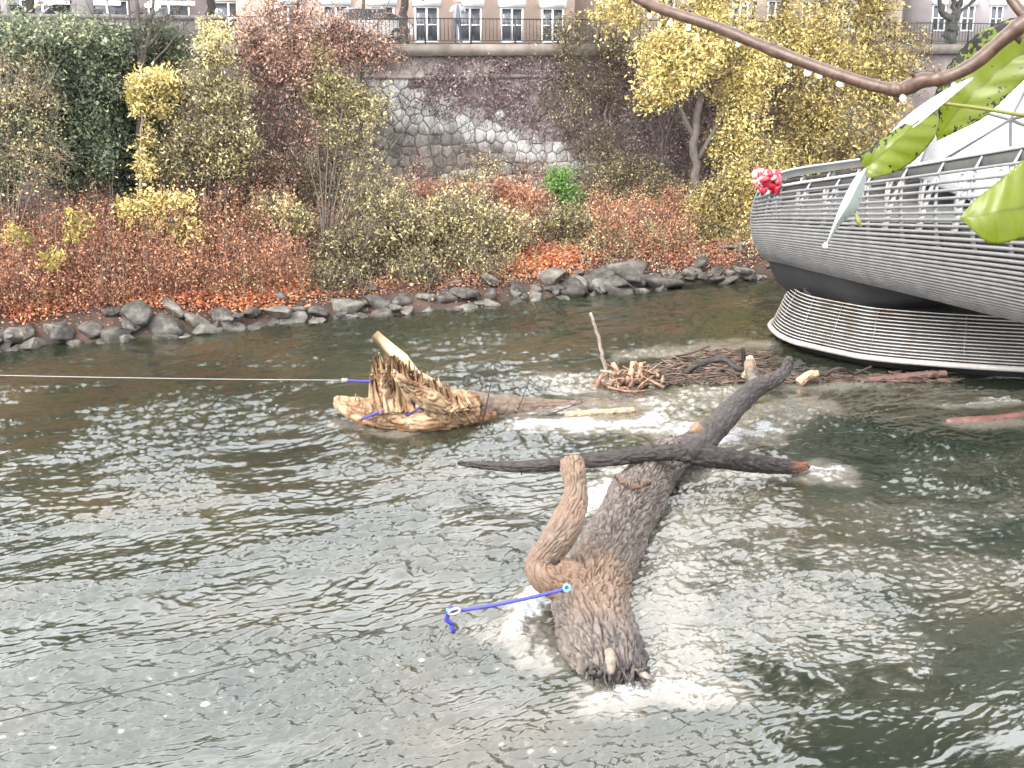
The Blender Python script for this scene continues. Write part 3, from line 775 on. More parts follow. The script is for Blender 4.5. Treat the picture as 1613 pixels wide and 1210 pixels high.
# -- red-brown trees hanging over the wall
b0 = gr(466, 6.2)
st = [([b0, bp(466, 250, 6.2), bp(464, 110, 6.2), bp(466, 30, 6.2), bp(476, -90, 6.2)], .12, .04), ([bp(465, 60, 6.2), bp(495, 10, 6.2), bp(520, -70, 6)], .05, .015), ([bp(465, 90, 6.2), bp(430, 20, 6.2), bp(400, -60, 6)], .045, .015), ([bp(464, 110, 6.2), bp(500, 70, 6.2), bp(530, 35, 6.2)], .03, .012), ([bp(464, 120, 6.2), bp(425, 90, 6.2), bp(395, 60, 6.2)], .03, .012)]
plant('red_brown_tree', 'red-brown autumn tree above the wall left of the peach building', st, [bl(425, 60, 6, 75, 62, 1.4, 230, .58), bl(505, 70, 6.2, 70, 55, 1.3, 170, .55), bl(450, -60, 6, 110, 70, 1.6, 110, .5), bl(425, 120, 5.8, 70, 34, 1.2, 150, .5), bl(565, 85, 6.6, 70, 30, .9, 110, .55)],
      'redtree', lsize=.095, lper=30, spread=.15, cat='tree', seed=15)
b0 = gr(568, 7.0)
st = [([b0, bp(570, 220, 7), bp(570, 100, 7), bp(572, 20, 7), bp(568, -120, 7)], .10, .05), ([bp(571, 60, 7), bp(600, 30, 7), bp(625, -30, 7)], .03, .012), ([bp(571, 70, 7), bp(545, 30, 7), bp(520, 0, 7)], .03, .012), ([bp(571, 110, 7), bp(605, 75, 7), bp(640, 60, 7)], .025, .01)]
plant('slender_tree', 'slender grey-stemmed tree with sparse reddish leaves before the wall', st, [bl(590, 60, 7, 60, 45, 1, 60, .5), bl(600, 110, 7.4, 50, 20, .6, 40, .55), bl(580, -70, 7, 80, 60, 1.4, 50, .5)], 'redtree', 'greybark', lsize=.075, lper=14, spread=.14, cat='tree', seed=16)
# -- pale yellow feathery bush before the wall
b0 = gr(520, 6.0)
st = [([b0, b0 + [dx, 0, 2], bp(px, py, 6)], .04, .012) for dx, px, py in [(-.3, 495, 75), (0, 520, 120), (.4, 560, 150), (.8, 610, 170)]]
plant('pale_yellow_shrub', 'tall pale yellow feathery shrub in front of the wall stones', st, [bl(497, 82, 6, 22, 26, .5, 40, .98), bl(495, 130, 6, 32, 40, .6, 80, .85), bl(530, 140, 6, 45, 30, .7, 80, .82), bl(570, 165, 6, 55, 38, .7, 70, .72), bl(520, 200, 6, 50, 40, .7, 60, .66), bl(555, 245, 6, 50, 40, .7, 44, .6)], 'olive', lsize=.10, lper=30, spread=.14, seed=17)
# -- grey twiggy shrubs over the wall foot
for k, (px, t, lab, blobs, mt) in enumerate([
    (430, 5.6, 'greyish twiggy shrub below the red-brown tree', [(430, 200, 5.6, 65, 70, .9, 120, .5), (410, 275, 5.4, 65, 36, .8, 80, .55), (480, 230, 5.8, 45, 60, .8, 70, .6)], 'redtree'),
    (545, 5.0, 'tan twiggy shrub behind the dark fan of stems', [(560, 300, 5, 70, 45, .9, 100, .45), (480, 280, 5, 45, 50, .9, 70, .45)], 'olive'),
    (735, 6.4, 'ochre twiggy shrub at the foot of the stone wall', [(760, 270, 6.6, 45, 22, .6, 46, .6), (720, 295, 6.4, 45, 18, .6, 30, .4)], 'olive'),
    (1000, 6.8, 'grey-green shrub at the wall foot right of the bright green one', [(990, 270, 6.8, 70, 30, .8, 90, .42), (930, 285, 6.6, 40, 26, .7, 50, .42), (1040, 300, 6.2, 50, 25, .8, 50, .5)], 'olive')]):
    b0 = gr(px, t)
    st = [([b0, b0 + [dx * .5, 0, 1.0], b0 + [dx, .1, 2.6]], .03, .008) for dx in (-1.2, -.6, 0, .5, 1.1)]
    plant('twiggy_shrub', lab, st, [bl(*b) for b in blobs], mt, lsize=.085, lper=18, spread=.15, seed=20 + k, group='twiggy shrubs at the wall foot')
# -- dark fan of bare stems
b0 = gr(508, 2.4)
st = [([b0, b0 + (bp(px, py, 3.2) - b0) * .45 + [bx, 0, .1], bp(px, py, 3.2)], .045, .012) for px, py, bx in [(497, 200, .1), (518, 180, 0), (540, 170, -.1), (560, 190, -.1), (580, 230, 0), (598, 180, -.2), (612, 270, .1), (480, 230, .2), (640, 200, -.3), (530, 260, 0)]]
plant('bare_stem_shrub', 'fan of dark bare stems rising from the bank by the water', st, [bl(545, 260, 3.2, 70, 75, 1, 60, .5)], 'olive', lsize=.07, lper=3, seed=25, twig_r=.008)
# -- arching olive bushes along the water
for k, (px, t, lab, blobs) in enumerate([
    (590, 3.0, 'straw coloured bush right behind the dark fan of stems', [(590, 340, 3.4, 60, 45, 1, 120, .62), (600, 300, 4.2, 60, 35, .9, 80, .66)]),
    (540, 2.2, 'brown arching bush overhanging the boulders below the dark stems', [(545, 410, 2.2, 60, 50, .9, 130, .28), (520, 452, 1.3, 55, 28, .7, 110, .3), (580, 370, 2.4, 45, 30, .8, 60, .45)]),
    (640, 2.4, 'olive bush over the boulders right of the dark stems', [(630, 360, 2.6, 60, 55, 1, 140, .5), (640, 435, 1.5, 65, 36, .9, 150, .4)]),
    (725, 2.6, 'light olive rounded bush at the middle of the bank', [(720, 340, 2.8, 65, 55, 1.1, 160, .66), (735, 420, 1.7, 60, 44, .9, 150, .48)]),
    (795, 2.4, 'yellow-olive bush above the boulders at mid bank', [(795, 360, 2.6, 45, 40, .9, 90, .66), (795, 430, 1.8, 38, 22, .7, 60, .62)]),
    (440, 3.4, 'yellow-green loose bush behind the orange litter', [(430, 330, 3.6, 50, 28, .8, 70, .62), (470, 350, 3.4, 35, 30, .7, 50, .55)]),
    (885, 3.2, 'small olive bush below the bright green shrub', [(885, 345, 3.2, 45, 25, .8, 70, .5), (930, 380, 2.8, 50, 25, .8, 80, .4)]),
    (990, 2.6, 'low olive bush above the largest boulder', [(1000, 385, 2.8, 60, 25, .9, 100, .52), (1060, 400, 2.6, 35, 22, .8, 50, .45), (960, 400, 2.2, 40, 18, .7, 50, .4)])]):
    b0 = gr(px, t)
    st = [([b0, b0 + [dx * .6, -.1, .9], b0 + [dx, -.3, 1.5]], .025, .008) for dx in (-1.1, -.5, 0, .5, 1.0)]
    plant('olive_bush', lab, st, [bl(*b) for b in blobs], 'olive', lsize=.10, lper=26, spread=.15, droop=.06, seed=30 + k, lift=.45, group='olive bushes along the water')
# -- golden bush and yellow-green plants at left
b0 = gr(250, 3.2)
plant('golden_bush', 'golden leaved bush among the rust stalks at left', [([b0, b0 + [dx * .5, 0, 1], b0 + [dx, 0, 2.2]], .03, .008) for dx in (-1, 0, 1)],
      [bl(265, 312, 3.4, 45, 14, .8, 46, .78), bl(210, 330, 3.2, 35, 20, .6, 34, .7), bl(305, 375, 2.8, 36, 26, .6, 46, .62), bl(255, 350, 3.2, 40, 20, .7, 30, .6)], 'yellow', 'ruststem', lsize=.12, lper=20, spread=.14, seed=40)
for k, (px, py, t, rx, ry, lab) in enumerate([(120, 355, 2.6, 26, 32, 'yellow-green feather-leaved sapling at left among rust stalks'), (82, 410, 2.0, 24, 22, 'yellow-green leafy plant low at left near the boulders'), (62, 470, 1.9, 30, 16, 'pale yellow-green weed just above the left boulders'), (25, 372, 2.6, 22, 16, 'small yellow plant at the left edge')]):
    c = bp(px, py, t); b0 = gr(px, t)
    plant('yellow_green_plant', lab, [([b0, (b0 + c) / 2, c], .02, .006), ([b0, (b0 + c) / 2 + [.2, 0, 0], c + [.3, 0, .3]], .015, .005)], [bl(px, py, t, rx, ry, .5, 26, .75)], 'lime', 'ruststem', lsize=.15, lper=10, spread=.1, seed=44 + k, group='yellow-green plants at left', aspect=.35)
# -- bright green shrub and orange bush at mid bank
b0 = gr(882, 5.6)
plant('bright_green_shrub', 'small bright green shrub at the foot of the wall', [([b0, b0 + [0, 0, 1.2], bp(882, 280, 5.6)], .03, .01)], [bl(882, 287, 5.6, 26, 24, .5, 60, .6), bl(900, 312, 5.4, 20, 18, .5, 24, .4)], 'bright', lsize=.1, lper=30, spread=.13, seed=50)
b0 = gr(822, 4.2)
plant('orange_bush', 'orange-brown bush left of the bright green shrub', [([b0, b0 + [dx, 0, 1.0], b0 + [dx * 1.5, 0, 2]], .025, .008) for dx in (-.6, 0, .6)], [bl(825, 330, 4.4, 38, 32, .8, 100, .66), bl(800, 300, 4.8, 30, 16, .6, 30, .5), bl(680, 310, 5.2, 70, 20, .8, 70, .45)], 'rust', 'ruststem', lsize=.09, lper=30, spread=.15, seed=51)
# -- twigs hanging on the wall at right
b0 = gr(930, 7.6)
plant('wall_shrub', 'brown twiggy shrub climbing the wall under the railing end', [([b0, bp(925, 220, 7.6), bp(905, 120, 7.8), bp(880, 30, 8)], .05, .015), ([b0, bp(950, 220, 7.6), bp(960, 120, 7.8), bp(975, 20, 8)], .05, .015), ([b0, bp(895, 200, 7.6), bp(850, 120, 7.8), bp(830, 60, 8)], .03, .01)],
      [bl(900, 60, 7.9, 60, 45, .7, 110, .45), bl(910, 150, 7.8, 65, 60, .5, 120, .38), bl(940, 235, 7.4, 60, 40, .6, 90, .36), bl(960, 90, 7.8, 45, 55, .6, 70, .42)], 'olive', lsize=.07, lper=15, spread=.15, seed=52)
b0 = gr(1045, 7.4)
plant('bare_wall_tree', 'small dark bare tree against the creeper wall', [([b0, bp(1044, 240, 7.4), bp(1042, 200, 7.4), bp(1030, 150, 7.4)], .09, .03), ([bp(1044, 235, 7.4), bp(1060, 190, 7.4), bp(1080, 140, 7.4)], .05, .015), ([bp(1044, 245, 7.4), bp(1025, 200, 7.4), bp(1010, 160, 7.4)], .04, .012), ([bp(1044, 235, 7.4), bp(1048, 170, 7.4), bp(1055, 120, 7.4)], .04, .012)], [bl(1045, 170, 7.4, 45, 45, .6, 70, .2)], 'vine', lsize=.06, lper=5, cat='tree', seed=53, twig_r=.010)
# -- the big yellow willow-like trees at right
b0 = gr(1098, 4.2)
st = [([b0, bp(1098, 290, 4.2), bp(1096, 200, 4.4), bp(1110, 90, 4.6), bp(1130, -60, 5), bp(1140, -260, 5.2)], .24, .08), ([bp(1097, 230, 4.3), bp(1060, 130, 4.5), bp(1040, 30, 4.8), bp(1050, -120, 5)], .12, .03), ([bp(1100, 250, 4.3), bp(1150, 160, 4.4), bp(1180, 60, 4.6), bp(1200, -120, 5)], .12, .03)]
plant('yellow_willow', 'big yellow drooping tree beside the creeper wall', st,
      [bl(1060, 90, 4.6, 75, 48, 1.4, 220, .74), bl(1120, 30, 4.8, 70, 60, 1.4, 170, .72), bl(1180, 120, 4.4, 60, 70, 1.4, 170, .74), bl(1170, 220, 4.2, 45, 60, 1.2, 120, .66), bl(1070, -60, 5, 120, 70, 1.8, 130, .7), bl(1160, -130, 5, 130, 80, 2, 130, .6), bl(1020, 150, 5, 30, 25, .8, 26, .7), bl(1110, -280, 5, 140, 90, 2.2, 110, .55), bl(960, 20, 6.6, 40, 40, 1, 46, .7)],
      'yellow', lsize=.13, lper=40, spread=.19, droop=.10, cat='tree', seed=60, aspect=.42)
b0 = gr(1135, 3.0)
plant('hanging_willow', 'olive-yellow weeping bush hanging to the shore beside the island', [([b0, bp(1130, 330, 3), bp(1140, 270, 3)], .08, .03), ([b0, bp(1165, 330, 3), bp(1180, 260, 3.2)], .06, .02), ([b0, bp(1105, 340, 3), bp(1095, 290, 3)], .06, .02)],
      [bl(1165, 300, 3, 36, 55, .9, 120, .56), bl(1120, 320, 3, 38, 42, .9, 120, .42), bl(1160, 370, 2.6, 32, 34, .8, 80, .6), bl(1100, 370, 2.6, 28, 36, .7, 90, .30), bl(1130, 395, 2.2, 45, 20, .7, 90, .2), bl(1210, 250, 3.4, 45, 40, .9, 90, .58)], 'yellow', lsize=.11, lper=30, spread=.14, droop=.16, seed=61, aspect=.4)
b0 = gr(1290, 5.0)
st = [([b0, bp(1290, 250, 5), bp(1300, 120, 5.2), bp(1290, -60, 5.6), bp(1300, -280, 6)], .22, .07), ([bp(1292, 200, 5), bp(1240, 90, 5.2), bp(1230, -80, 5.6)], .11, .03), ([bp(1294, 190, 5), bp(1360, 90, 5.2), bp(1390, -60, 5.6)], .11, .03)]
plant('ochre_tree', 'broad ochre leaved tree behind the island railing', st,
      [bl(1260, 60, 5.2, 80, 60, 1.6, 210, .72), bl(1340, 110, 5, 60, 60, 1.4, 130, .60), bl(1290, 180, 4.8, 80, 50, 1.4, 150, .44), bl(1250, 240, 4.6, 70, 35, 1.2, 110, .50), bl(1390, 170, 5, 50, 60, 1.3, 100, .44), bl(1360, 20, 5.6, 70, 45, 1.4, 110, .48), bl(1420, 100, 5.4, 50, 55, 1.3, 90, .44), bl(1300, -70, 5.6, 140, 70, 2, 150, .6), bl(1300, -220, 6, 170, 100, 2.4, 160, .5), bl(1370, 240, 4.6, 60, 35, 1.2, 80, .42)],
      'yellow', lsize=.13, lper=32, spread=.2, droop=.06, cat='tree', seed=62)
b0 = bank(*st_of(bankpx(1497, 80, TW + 1.2)), ZQ - .1) - [0, 0, 1.5]
def q_(px, py): return bankpx(px, py, TW + 1.2)
st = [([b0, q_(1496, 70), q_(1499, 45), q_(1500, 32)], .34, .26), ([q_(1500, 36), q_(1484, 10), q_(1478, -40), q_(1430, -700)], .2, .06), ([q_(1500, 36), q_(1512, 5), q_(1520, -60), q_(1620, -800)], .2, .06), ([q_(1500, 36), q_(1503, 0), q_(1500, -90), q_(1530, -900)], .15, .05), ([q_(1512, 20), q_(1545, -10), q_(1600, -80)], .08, .03)]
plant('forked_tree', 'grey forked bare tree trunk on the quay at right', st, [(q_(1500, -150), (5.5, 4, 3.2), 220, .3), (q_(1420, -330), (6, 4, 5), 300, .2), (q_(1610, -340), (7, 4, 5.5), 300, .2), (q_(1450, -560), (7, 4.5, 5), 300, .2), (q_(1640, -600), (8, 4.5, 5.5), 300, .2), (q_(1540, -800), (8.5, 4.5, 5), 300, .2)], 'vine', 'greybark', lsize=.75, lper=11, spread=.6, cat='tree', seed=63, twig_r=.022)  # high leafy crown, out of view, added to darken the river's reflection
# -- street trees along the quay: trunks in view, unseen crowns added for water reflections
for k, (px, lab) in enumerate([(46, 'dark trunk of a quay tree above the left evergreen'), (330, 'slim trunk of a quay tree above the feathery shrub'), (636, 'brown trunk of a quay tree left of the person'), (985, 'grey-brown quay tree between peach and sand buildings'), (1240, 'quay tree behind the big yellow trees')]):
    tq = TW + 2.6; b0 = bankpx(px, 60, tq); b0[2] = ZQ - .1
    def qq(x, y): return bankpx(px + x, y, tq)
    st = [([b0, qq(0, 20), qq(4, -50), qq(0, -110), qq(6, -190)], .22, .05), ([qq(2, -20), qq(-50, -80), qq(-70, -150)], .11, .03), ([qq(2, -30), qq(60, -90), qq(80, -150)], .11, .03)]
    plant('quay_tree', lab, st, [(qq(-50, -88), (3.6, 3, 1.7), 110, .4), (qq(60, -95), (3.6, 3, 1.8), 110, .4), (qq(0, -160), (3.4, 3, 1.8), 100, .4)], 'vine', lsize=.22, lper=16, spread=.4, cat='tree', seed=80 + k, twig_r=.02, group='street trees along the quay')
# -- pale dry stems over the boulders at left
b0 = gr(150, 1.6)
st = [([b0 + [.1 * i, 0, 0], b0 + (bp(px, py, 1.9) - b0) * .5 + [0, -.1, .15], bp(px, py, 1.9)], .014, .006) for i, (px, py) in enumerate([(140, 430), (150, 410), (165, 395), (180, 400), (190, 430), (205, 440), (215, 450), (160, 420), (175, 440), (132, 450), (200, 400), (120, 470)])]
plant('dry_stem_clump', 'clump of pale dry stems leaning over the left boulders', st, [], lper=0, bark='palestem', seed=70)

# -- undergrowth that nobody could count
def thicket(name, label, mat, bark, n, spx, trange, hrange, lper, lsize, cb, seed, spread=.2, dens=None):
    r = np.random.default_rng(seed)
    px = r.uniform(spx[0], spx[1], n * 2); t = r.uniform(trange[0], trange[1], n * 2)
    if dens is not None:
        k = r.random(n * 2) < dens(px, t); px, t = px[k], t[k]
    px, t = px[:n], t[:n]; n = len(px)
    B = np.array([gr(a, b, -.05) for a, b in zip(px, t)])
    h = r.uniform(hrange[0], hrange[1], n) * (1 + .75 * noise2(px * .022, t * .7, 50))
    T = B + np.stack([r.normal(size=n) * .3, r.normal(size=n) * .25 - .1, h], 1); C = (B + T) / 2 + r.normal(size=(n, 3)) * .12
    Vt, Ft = twigs_mesh(B, C, T, .011, .004)
    o = mk(name, Vt, [Ft], M[bark]); tag(o, label, kind='stuff')
    if lper:
        ii = np.repeat(np.arange(n), lper); m = len(ii); u = r.uniform(.3, 1.05, m)
        P = bez(B[ii], C[ii], T[ii], u) + r.normal(size=(m, 3)) * spread * .7
        D = r.normal(size=(m, 3)); D[:, 2] -= .5
        L = lsize * r.uniform(.6, 1.4, m); V, F = leaf_quads(P, D, L, L * .5, r)
        tw = r.normal(size=n) * .22
        mk('leaves', V, [F], M[mat], o, fattr={'rnd': np.clip(cb + tw[ii] + r.normal(size=m) * .22, 0, 1)})
thicket('rust_thicket', 'thicket of rust red dead stalks on the left bank', 'rust', 'ruststem', 2200, (-60, 470), (1.15, 5.6), (.7, 2.3), 24, .09, .46, 200)
thicket('rust_thicket', 'patch of rust red stalks below the wall at right of the bright green shrub', 'rust', 'ruststem', 460, (930, 1100), (1.6, 5.4), (.5, 1.4), 22, .085, .55, 201)
thicket('red_brown_thicket', 'red-brown dead stalks behind the middle bushes', 'redtree', 'ruststem', 1000, (400, 870), (2.6, 7.8), (.7, 2.0), 18, .085, .50, 202)
thicket('bank_weeds', 'mixed olive weeds over the whole bank', 'olive', 'palestem', 1500, (330, 1190), (.85, 7.8), (.3, 1.2), 16, .085, .46, 203)
thicket('pale_thicket', 'pale dry stalks standing among the left rust thicket', 'olive', 'palestem', 420, (-40, 480), (1.2, 6.0), (.9, 2.7), 7, .08, .62, 204)
def litter(name, label, mat, n, regions, size, cb, seed):
    r = np.random.default_rng(seed); P = []
    for px, py, t, rx, ry, k in regions:
        a = r.normal(size=(k, 2)) * .5
        for i in range(k):
            p = bankpx(px + a[i, 0] * rx, 400, t + a[i, 1] * ry); tt = t + a[i, 1] * ry
            P.append([p[0], p[1], float(gz(tt)) + .08 + abs(r.normal()) * .10])
    P = np.array(P); m = len(P); D = r.normal(size=(m, 3)); D[:, 2] *= .35
    L = size * r.uniform(.6, 1.4, m); V, F = leaf_quads(P, D, L, L * .6, r)
    tag(mk(name, V, [F], M[mat], fattr={'rnd': np.clip(cb + r.normal(size=m) * .2, 0, 1)}), label, kind='stuff')
M['litter'] = leafmat('orange leaf litter', [(0, (.12, .04, .025)), (.4, (.30, .10, .05)), (.7, (.46, .17, .08)), (1, (.58, .30, .15))], .15)
litter('leaf_litter', 'bright orange fallen leaves between the boulders', 'litter', 0, [(430, 430, 2.0, 90, 1.2, 3800), (440, 460, 1.3, 80, .5, 1100), (870, 410, 2.0, 50, 1.0, 2200), (850, 425, 1.5, 70, .4, 900), (225, 480, 1.5, 80, .4, 900), (320, 490, 1.3, 80, .5, 800), (40, 480, 1.4, 50, .4, 500), (120, 440, 2.2, 150, 1.2, 2500), (380, 480, .8, 60, .4, 300)], .11, .55, 210)
litter('brown_litter', 'brown fallen leaves over the bank and the shore', 'rust', 0, [(300, 420, 2.5, 350, 1.6, 5000), (700, 420, 2.6, 350, 2.0, 4500), (620, 460, 1.1, 300, .5, 2200), (1120, 425, 1.4, 110, .9, 3200), (990, 400, 2.0, 120, 1.2, 1800)], .10, .45, 211)

for k, (px, t, top, lean) in enumerate([(262, 2.4, 340, 6), (300, 2.8, 320, 12), (345, 3.2, 300, 10), (88, 2.6, 345, -4), (400, 3.4, 330, 6)]):
    b0 = gr(px, t); tp = bp(px + lean, top, t)
    plant('dark_sapling', ['dark sapling stem below the golden bush', 'leaning dark sapling right of the golden bush', 'dark sapling in front of the feathery shrub foot', 'dark sapling at far left in the rust thicket', 'dark sapling left of the yellow-green loose bush'][k], [([b0, (b0 + tp) / 2 + [.08, 0, 0], tp], .03, .012)], [(tp, (.5, .4, .5), 14, .5)], 'rust', lsize=.08, lper=6, cat='tree', seed=90 + k, twig_r=.008, group='dark saplings on the left bank')
# -- creeper over the wall
def creeper():
    r = np.random.default_rng(220); n = 90000
    px = r.uniform(340, 1260, n); py = r.uniform(76, 330, n)
    la = 138 + (px - 600) * (90 / 280)                      # lower edge runs down to the right
    edge = la + 26 * noise2(px * .02, py * .03, 61) + 12 * noise2(px * .07, py * .07, 62)
    keep = (py < edge) & (px > 600 + 60 * noise2(px * 0 + 3, py * .03, 63) + 40) | ((px > 950) & (py < 290)) 
    thin = (py < 112) & (px < 700) & (r.random(n) < .75)
    band = (py > 76) & (py < 84)
    keep = keep & ~thin & ~band
    left = (px < 470) & (py > 150) & (r.random(n) < .55); keep = keep | left
    keep &= r.random(n) < .70 + .7 * noise2(px * .035, py * .045, 64)
    px, py = px[keep], py[keep]; n = len(px)
    P = np.array([bankpx(a, b, TW - .06) for a, b in zip(px, py)]); P[:, :2] -= N * (np.abs(r.normal(size=n)) * .07)[:, None]
    D = r.normal(size=(n, 3)); D -= (D[:, :2] @ N)[:, None] * np.append(N, 0) * .5; D[:, 2] -= .7
    L = .10 * r.uniform(.6, 1.5, n); V, F = leaf_quads(P, D, L, L * .6, r)
    cb = .42 + .3 * noise2(px * .03, py * .03, 65)
    o = mk('dead_creeper', V, [F], M['vine'], fattr={'rnd': np.clip(cb + r.normal(size=n) * .2, 0, 1)}); tag(o, 'purple-brown dead creeper covering the upper wall', kind='stuff')
    # its strands
    m = 1500; a = r.uniform(480, 1180, m); b = r.uniform(80, 300, m)
    S = np.array([bankpx(x, y, TW - .13) for x, y in zip(a, b)])
    dirv = r.uniform(-1, 1, m); ln = r.uniform(.5, 1.6, m)
    T = S + np.stack([E[0] * np.sin(dirv), E[1] * np.sin(dirv), np.cos(dirv)], 1) * ln[:, None]; T[:, 2] = np.minimum(T[:, 2], ZQ - .1)
    C = (S + T) / 2 + r.normal(size=(m, 3)) * .12
    Vt, Ft = twigs_mesh(S, C, T, .008, .004); mk('strands', Vt, [Ft], M['bark'], o)
creeper()

# ================================================================== the steel island with its shell of pipes
M['steel'] = surf('grey galvanised pipe', [(.15, .146, .147), (.23, .226, .227)], 3, .5, .08, 20, metal=.15)
M['steelrib'] = surf('pale steel rib', [(.32, .32, .325), (.42, .42, .425)], 3, .5, .05)
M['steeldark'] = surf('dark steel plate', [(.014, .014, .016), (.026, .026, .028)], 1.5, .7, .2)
M['steelband'] = surf('dull steel band', [(.06, .06, .058), (.10, .098, .095)], 2, .5, .1)
M['palepost'] = surf('pale inner post', [(.4, .4, .41), (.5, .5, .51)], 3, .5, .05)
M['skirt'] = surf('pale stained slat', [(.24, .17, .12), (.38, .355, .33), (.48, .465, .45)], 1.4, .55, .1, stretch=(1, 1, .4))
M['rustslat'] = surf('rust stained slat', [(.22, .15, .10), (.30, .26, .22)], 2.4, .6, .1)
isl = tag(empty('steel_island', aty(1350, 560, 37)), 'grey steel river island with curved pipe shell on a slatted pontoon', 'island')
near = [(1193, 303, 409, 40.2), (1208, 299, 412, 39.3), (1245, 291, 422, 38.2), (1300, 283, 436, 36.8), (1340, 277, 446, 35.8), (1430, 263, 468, 33.9), (1530, 246, 494, 31.9), (1613, 232, 515, 30.3), (1730, 210, 548, 28.2), (1900, 178, 600, 25.6)]
PT, ZB = [], []
for x_, z_, zb_, y_ in [(19.0, 5.9, 2.7, 44.5), (14.5, 5.6, 2.7, 44.6), (11.0, 5.3, 2.7, 43.6), (8.7, 5.1, 2.7, 42.0)]:
    PT.append((x_, y_, z_)); ZB.append(zb_)
for px, pt, pb, Y in near:
    PT.append(tuple(aty(px, pt, Y))); ZB.append(aty(px, pb, Y)[2])
RP = spline(np.c_[np.array(PT), np.array(ZB)], 240)
seg = np.linalg.norm(np.diff(RP[:, :3], axis=0), axis=1); AL = np.r_[0, np.cumsum(seg)]
al = np.linspace(0, AL[-1], 220); RP = np.stack([np.interp(al, AL, RP[:, k]) for k in range(4)], 1)
ker = np.ones(9) / 9
for k in range(4):
    RP[4:-4, k] = np.convolve(RP[:, k], ker, 'valid')
TP = np.gradient(RP[:, :2], axis=0); TP /= np.linalg.norm(TP, axis=1)[:, None]
OUT = np.stack([TP[:, 1], -TP[:, 0]], 1)
cen = np.array([14, 38.5])
if ((RP[110, :2] - cen) @ OUT[110]) < 0: OUT = -OUT
PH0, PH1 = math.radians(-38), math.radians(72)
def shell(f, inset=0.0, idx=slice(None)):
    """point row of the shell at height fraction f (0 top, 1 bottom)"""
    ph = math.asin(math.sin(PH0) + f * (math.sin(PH1) - math.sin(PH0)))
    R = RP[idx]; h = R[:, 2] - R[:, 3]; a = .40 * h
    o = a * (math.cos(ph) - math.cos(PH0)) - inset
    return np.c_[R[:, :2] + OUT[idx] * o[:, None], R[:, 2] - h * f]
npipe = 29
w_ = 1.55 - 1.2 * np.linspace(0, 1, npipe) ** .55; fr_ = .085 + .905 * np.r_[0, np.cumsum(w_)[:-1]] / np.cumsum(w_)[-2]
for i, f in enumerate(fr_):
    V, F = tube(shell(f), .045 if i < 9 else .052, 6)
    mk('pipe', V, F, M['steel'], isl, smooth=True)
V, F = tube(shell(-.005), .05, 6); mk('hand_rail', V, F, M['steelrib'], isl, smooth=True)
def strip(rows):
    V = np.concatenate(rows); m = len(rows[0]); k = len(rows)
    i = np.arange(k - 1)[:, None] * m; j = np.arange(m - 1)[None]
    return V, [np.stack([i + j, i + j + 1, i + m + j + 1, i + m + j], -1).reshape(-1, 4)]
mk('rail_band', *strip([shell(.0, .05), shell(.04, .10), shell(.085, .22)]), M['steelband'], isl)
mk('inner_shell', *strip([shell(f, .16) for f in np.linspace(.42, .99, 10)]), M['steelband'], isl)
bot = shell(.99, .02); ins = bot.copy(); 
def inward(d, dz): 
    kf = np.clip((bot[:, 1] - 34.0) / 2.6, .06, 1.0); q = bot.copy(); q[:, :2] -= OUT * (d + (1 - kf) * .6)[:, None]; q[:, 2] += dz * kf; return q
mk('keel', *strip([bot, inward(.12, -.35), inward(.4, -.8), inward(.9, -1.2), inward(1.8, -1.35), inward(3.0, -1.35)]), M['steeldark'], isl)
# deck inside
dk = shell(.42, .35); half = 58
mk('deck', *strip([dk[half:half + 150], np.linspace(dk[half], [17, 36, dk[half][2]], 150)]), M['steelband'], isl)
# ribs
total = al[-1]
def rib(sa, lean, f0, f1, w0, w1, mat, inset):
    fs_ = np.linspace(f0, f1, 8); L, Rr = [], []
    for q, f in enumerate(fs_):
        k = q / 7; s = sa + lean * k; w = w0 + (w1 - w0) * k
        ia = np.clip((s - w / 2) / total * 219, 0, 219); ib = np.clip((s + w / 2) / total * 219, 0, 219)
        row = shell(f, inset)
        g = lambda x: np.array([np.interp(x, np.arange(220), row[:, c]) for c in range(3)])
        L.append(g(ia)); Rr.append(g(ib))
    L, Rr = np.array(L), np.array(Rr); off = np.cross(Rr[0] - L[0], L[1] - L[0]); off /= np.linalg.norm(off); off *= .02
    V = np.concatenate([L - off, Rr - off, Rr + off, L + off]); m = 8
    F = [[a * m + i, a * m + i + 1, ((a + 1) % 4) * m + i + 1, ((a + 1) % 4) * m + i] for a in range(4) for i in range(m - 1)]
    mk('rib', V, [np.array(F)], mat, isl)
s = 3.0
while s < total - .5:
    rib(s, -.42, .012, .48, .05, .26, M['steelrib'], .05)
    rib(s - .05, .34, .10, .6, .05, .18, M['steelrib'], .09)
    rib(s + .45, .10, .10, .62, .10, .12, M['palepost'], .42)
    s += 1.32
# pontoon skirt of slats
pA, pB, pC = onz(1222, 529, .45), onz(1398, 568, .45), onz(1760, 588, .45)
pL = onz(1206, 521, .45) + np.array([.55, 2.4, 0]); pL2 = pL + np.array([4.5, 3.2, 0])
plan = np.array([pL2, pL, pA, (pA * .55 + pB * .45) + np.array([-.05, -.22, 0]), pB, pC]); plan[:, 2] = 0
for _ in range(3):
    plan = np.concatenate([plan[:1]] + [np.array([p * .72 + q * .28, p * .28 + q * .72]) for p, q in zip(plan[:-1], plan[1:])] + [plan[-1:]])
tg = np.gradient(plan, axis=0); tg /= np.linalg.norm(tg, axis=1)[:, None]; nv = np.stack([tg[:, 1], -tg[:, 0], 0 * tg[:, 0]], 1)
if (nv[len(nv) // 2] @ (plan[len(nv) // 2] - np.array([14.5, 39.5, 0]))) < 0: nv = -nv
def skirt(z, ins): return plan - nv * ins + np.array([0, 0, z])
V, F = tube(skirt(.42, -.05), .085, 8); mk('rim_tube', V, F, M['skirt'], isl, smooth=True)
ns = 14
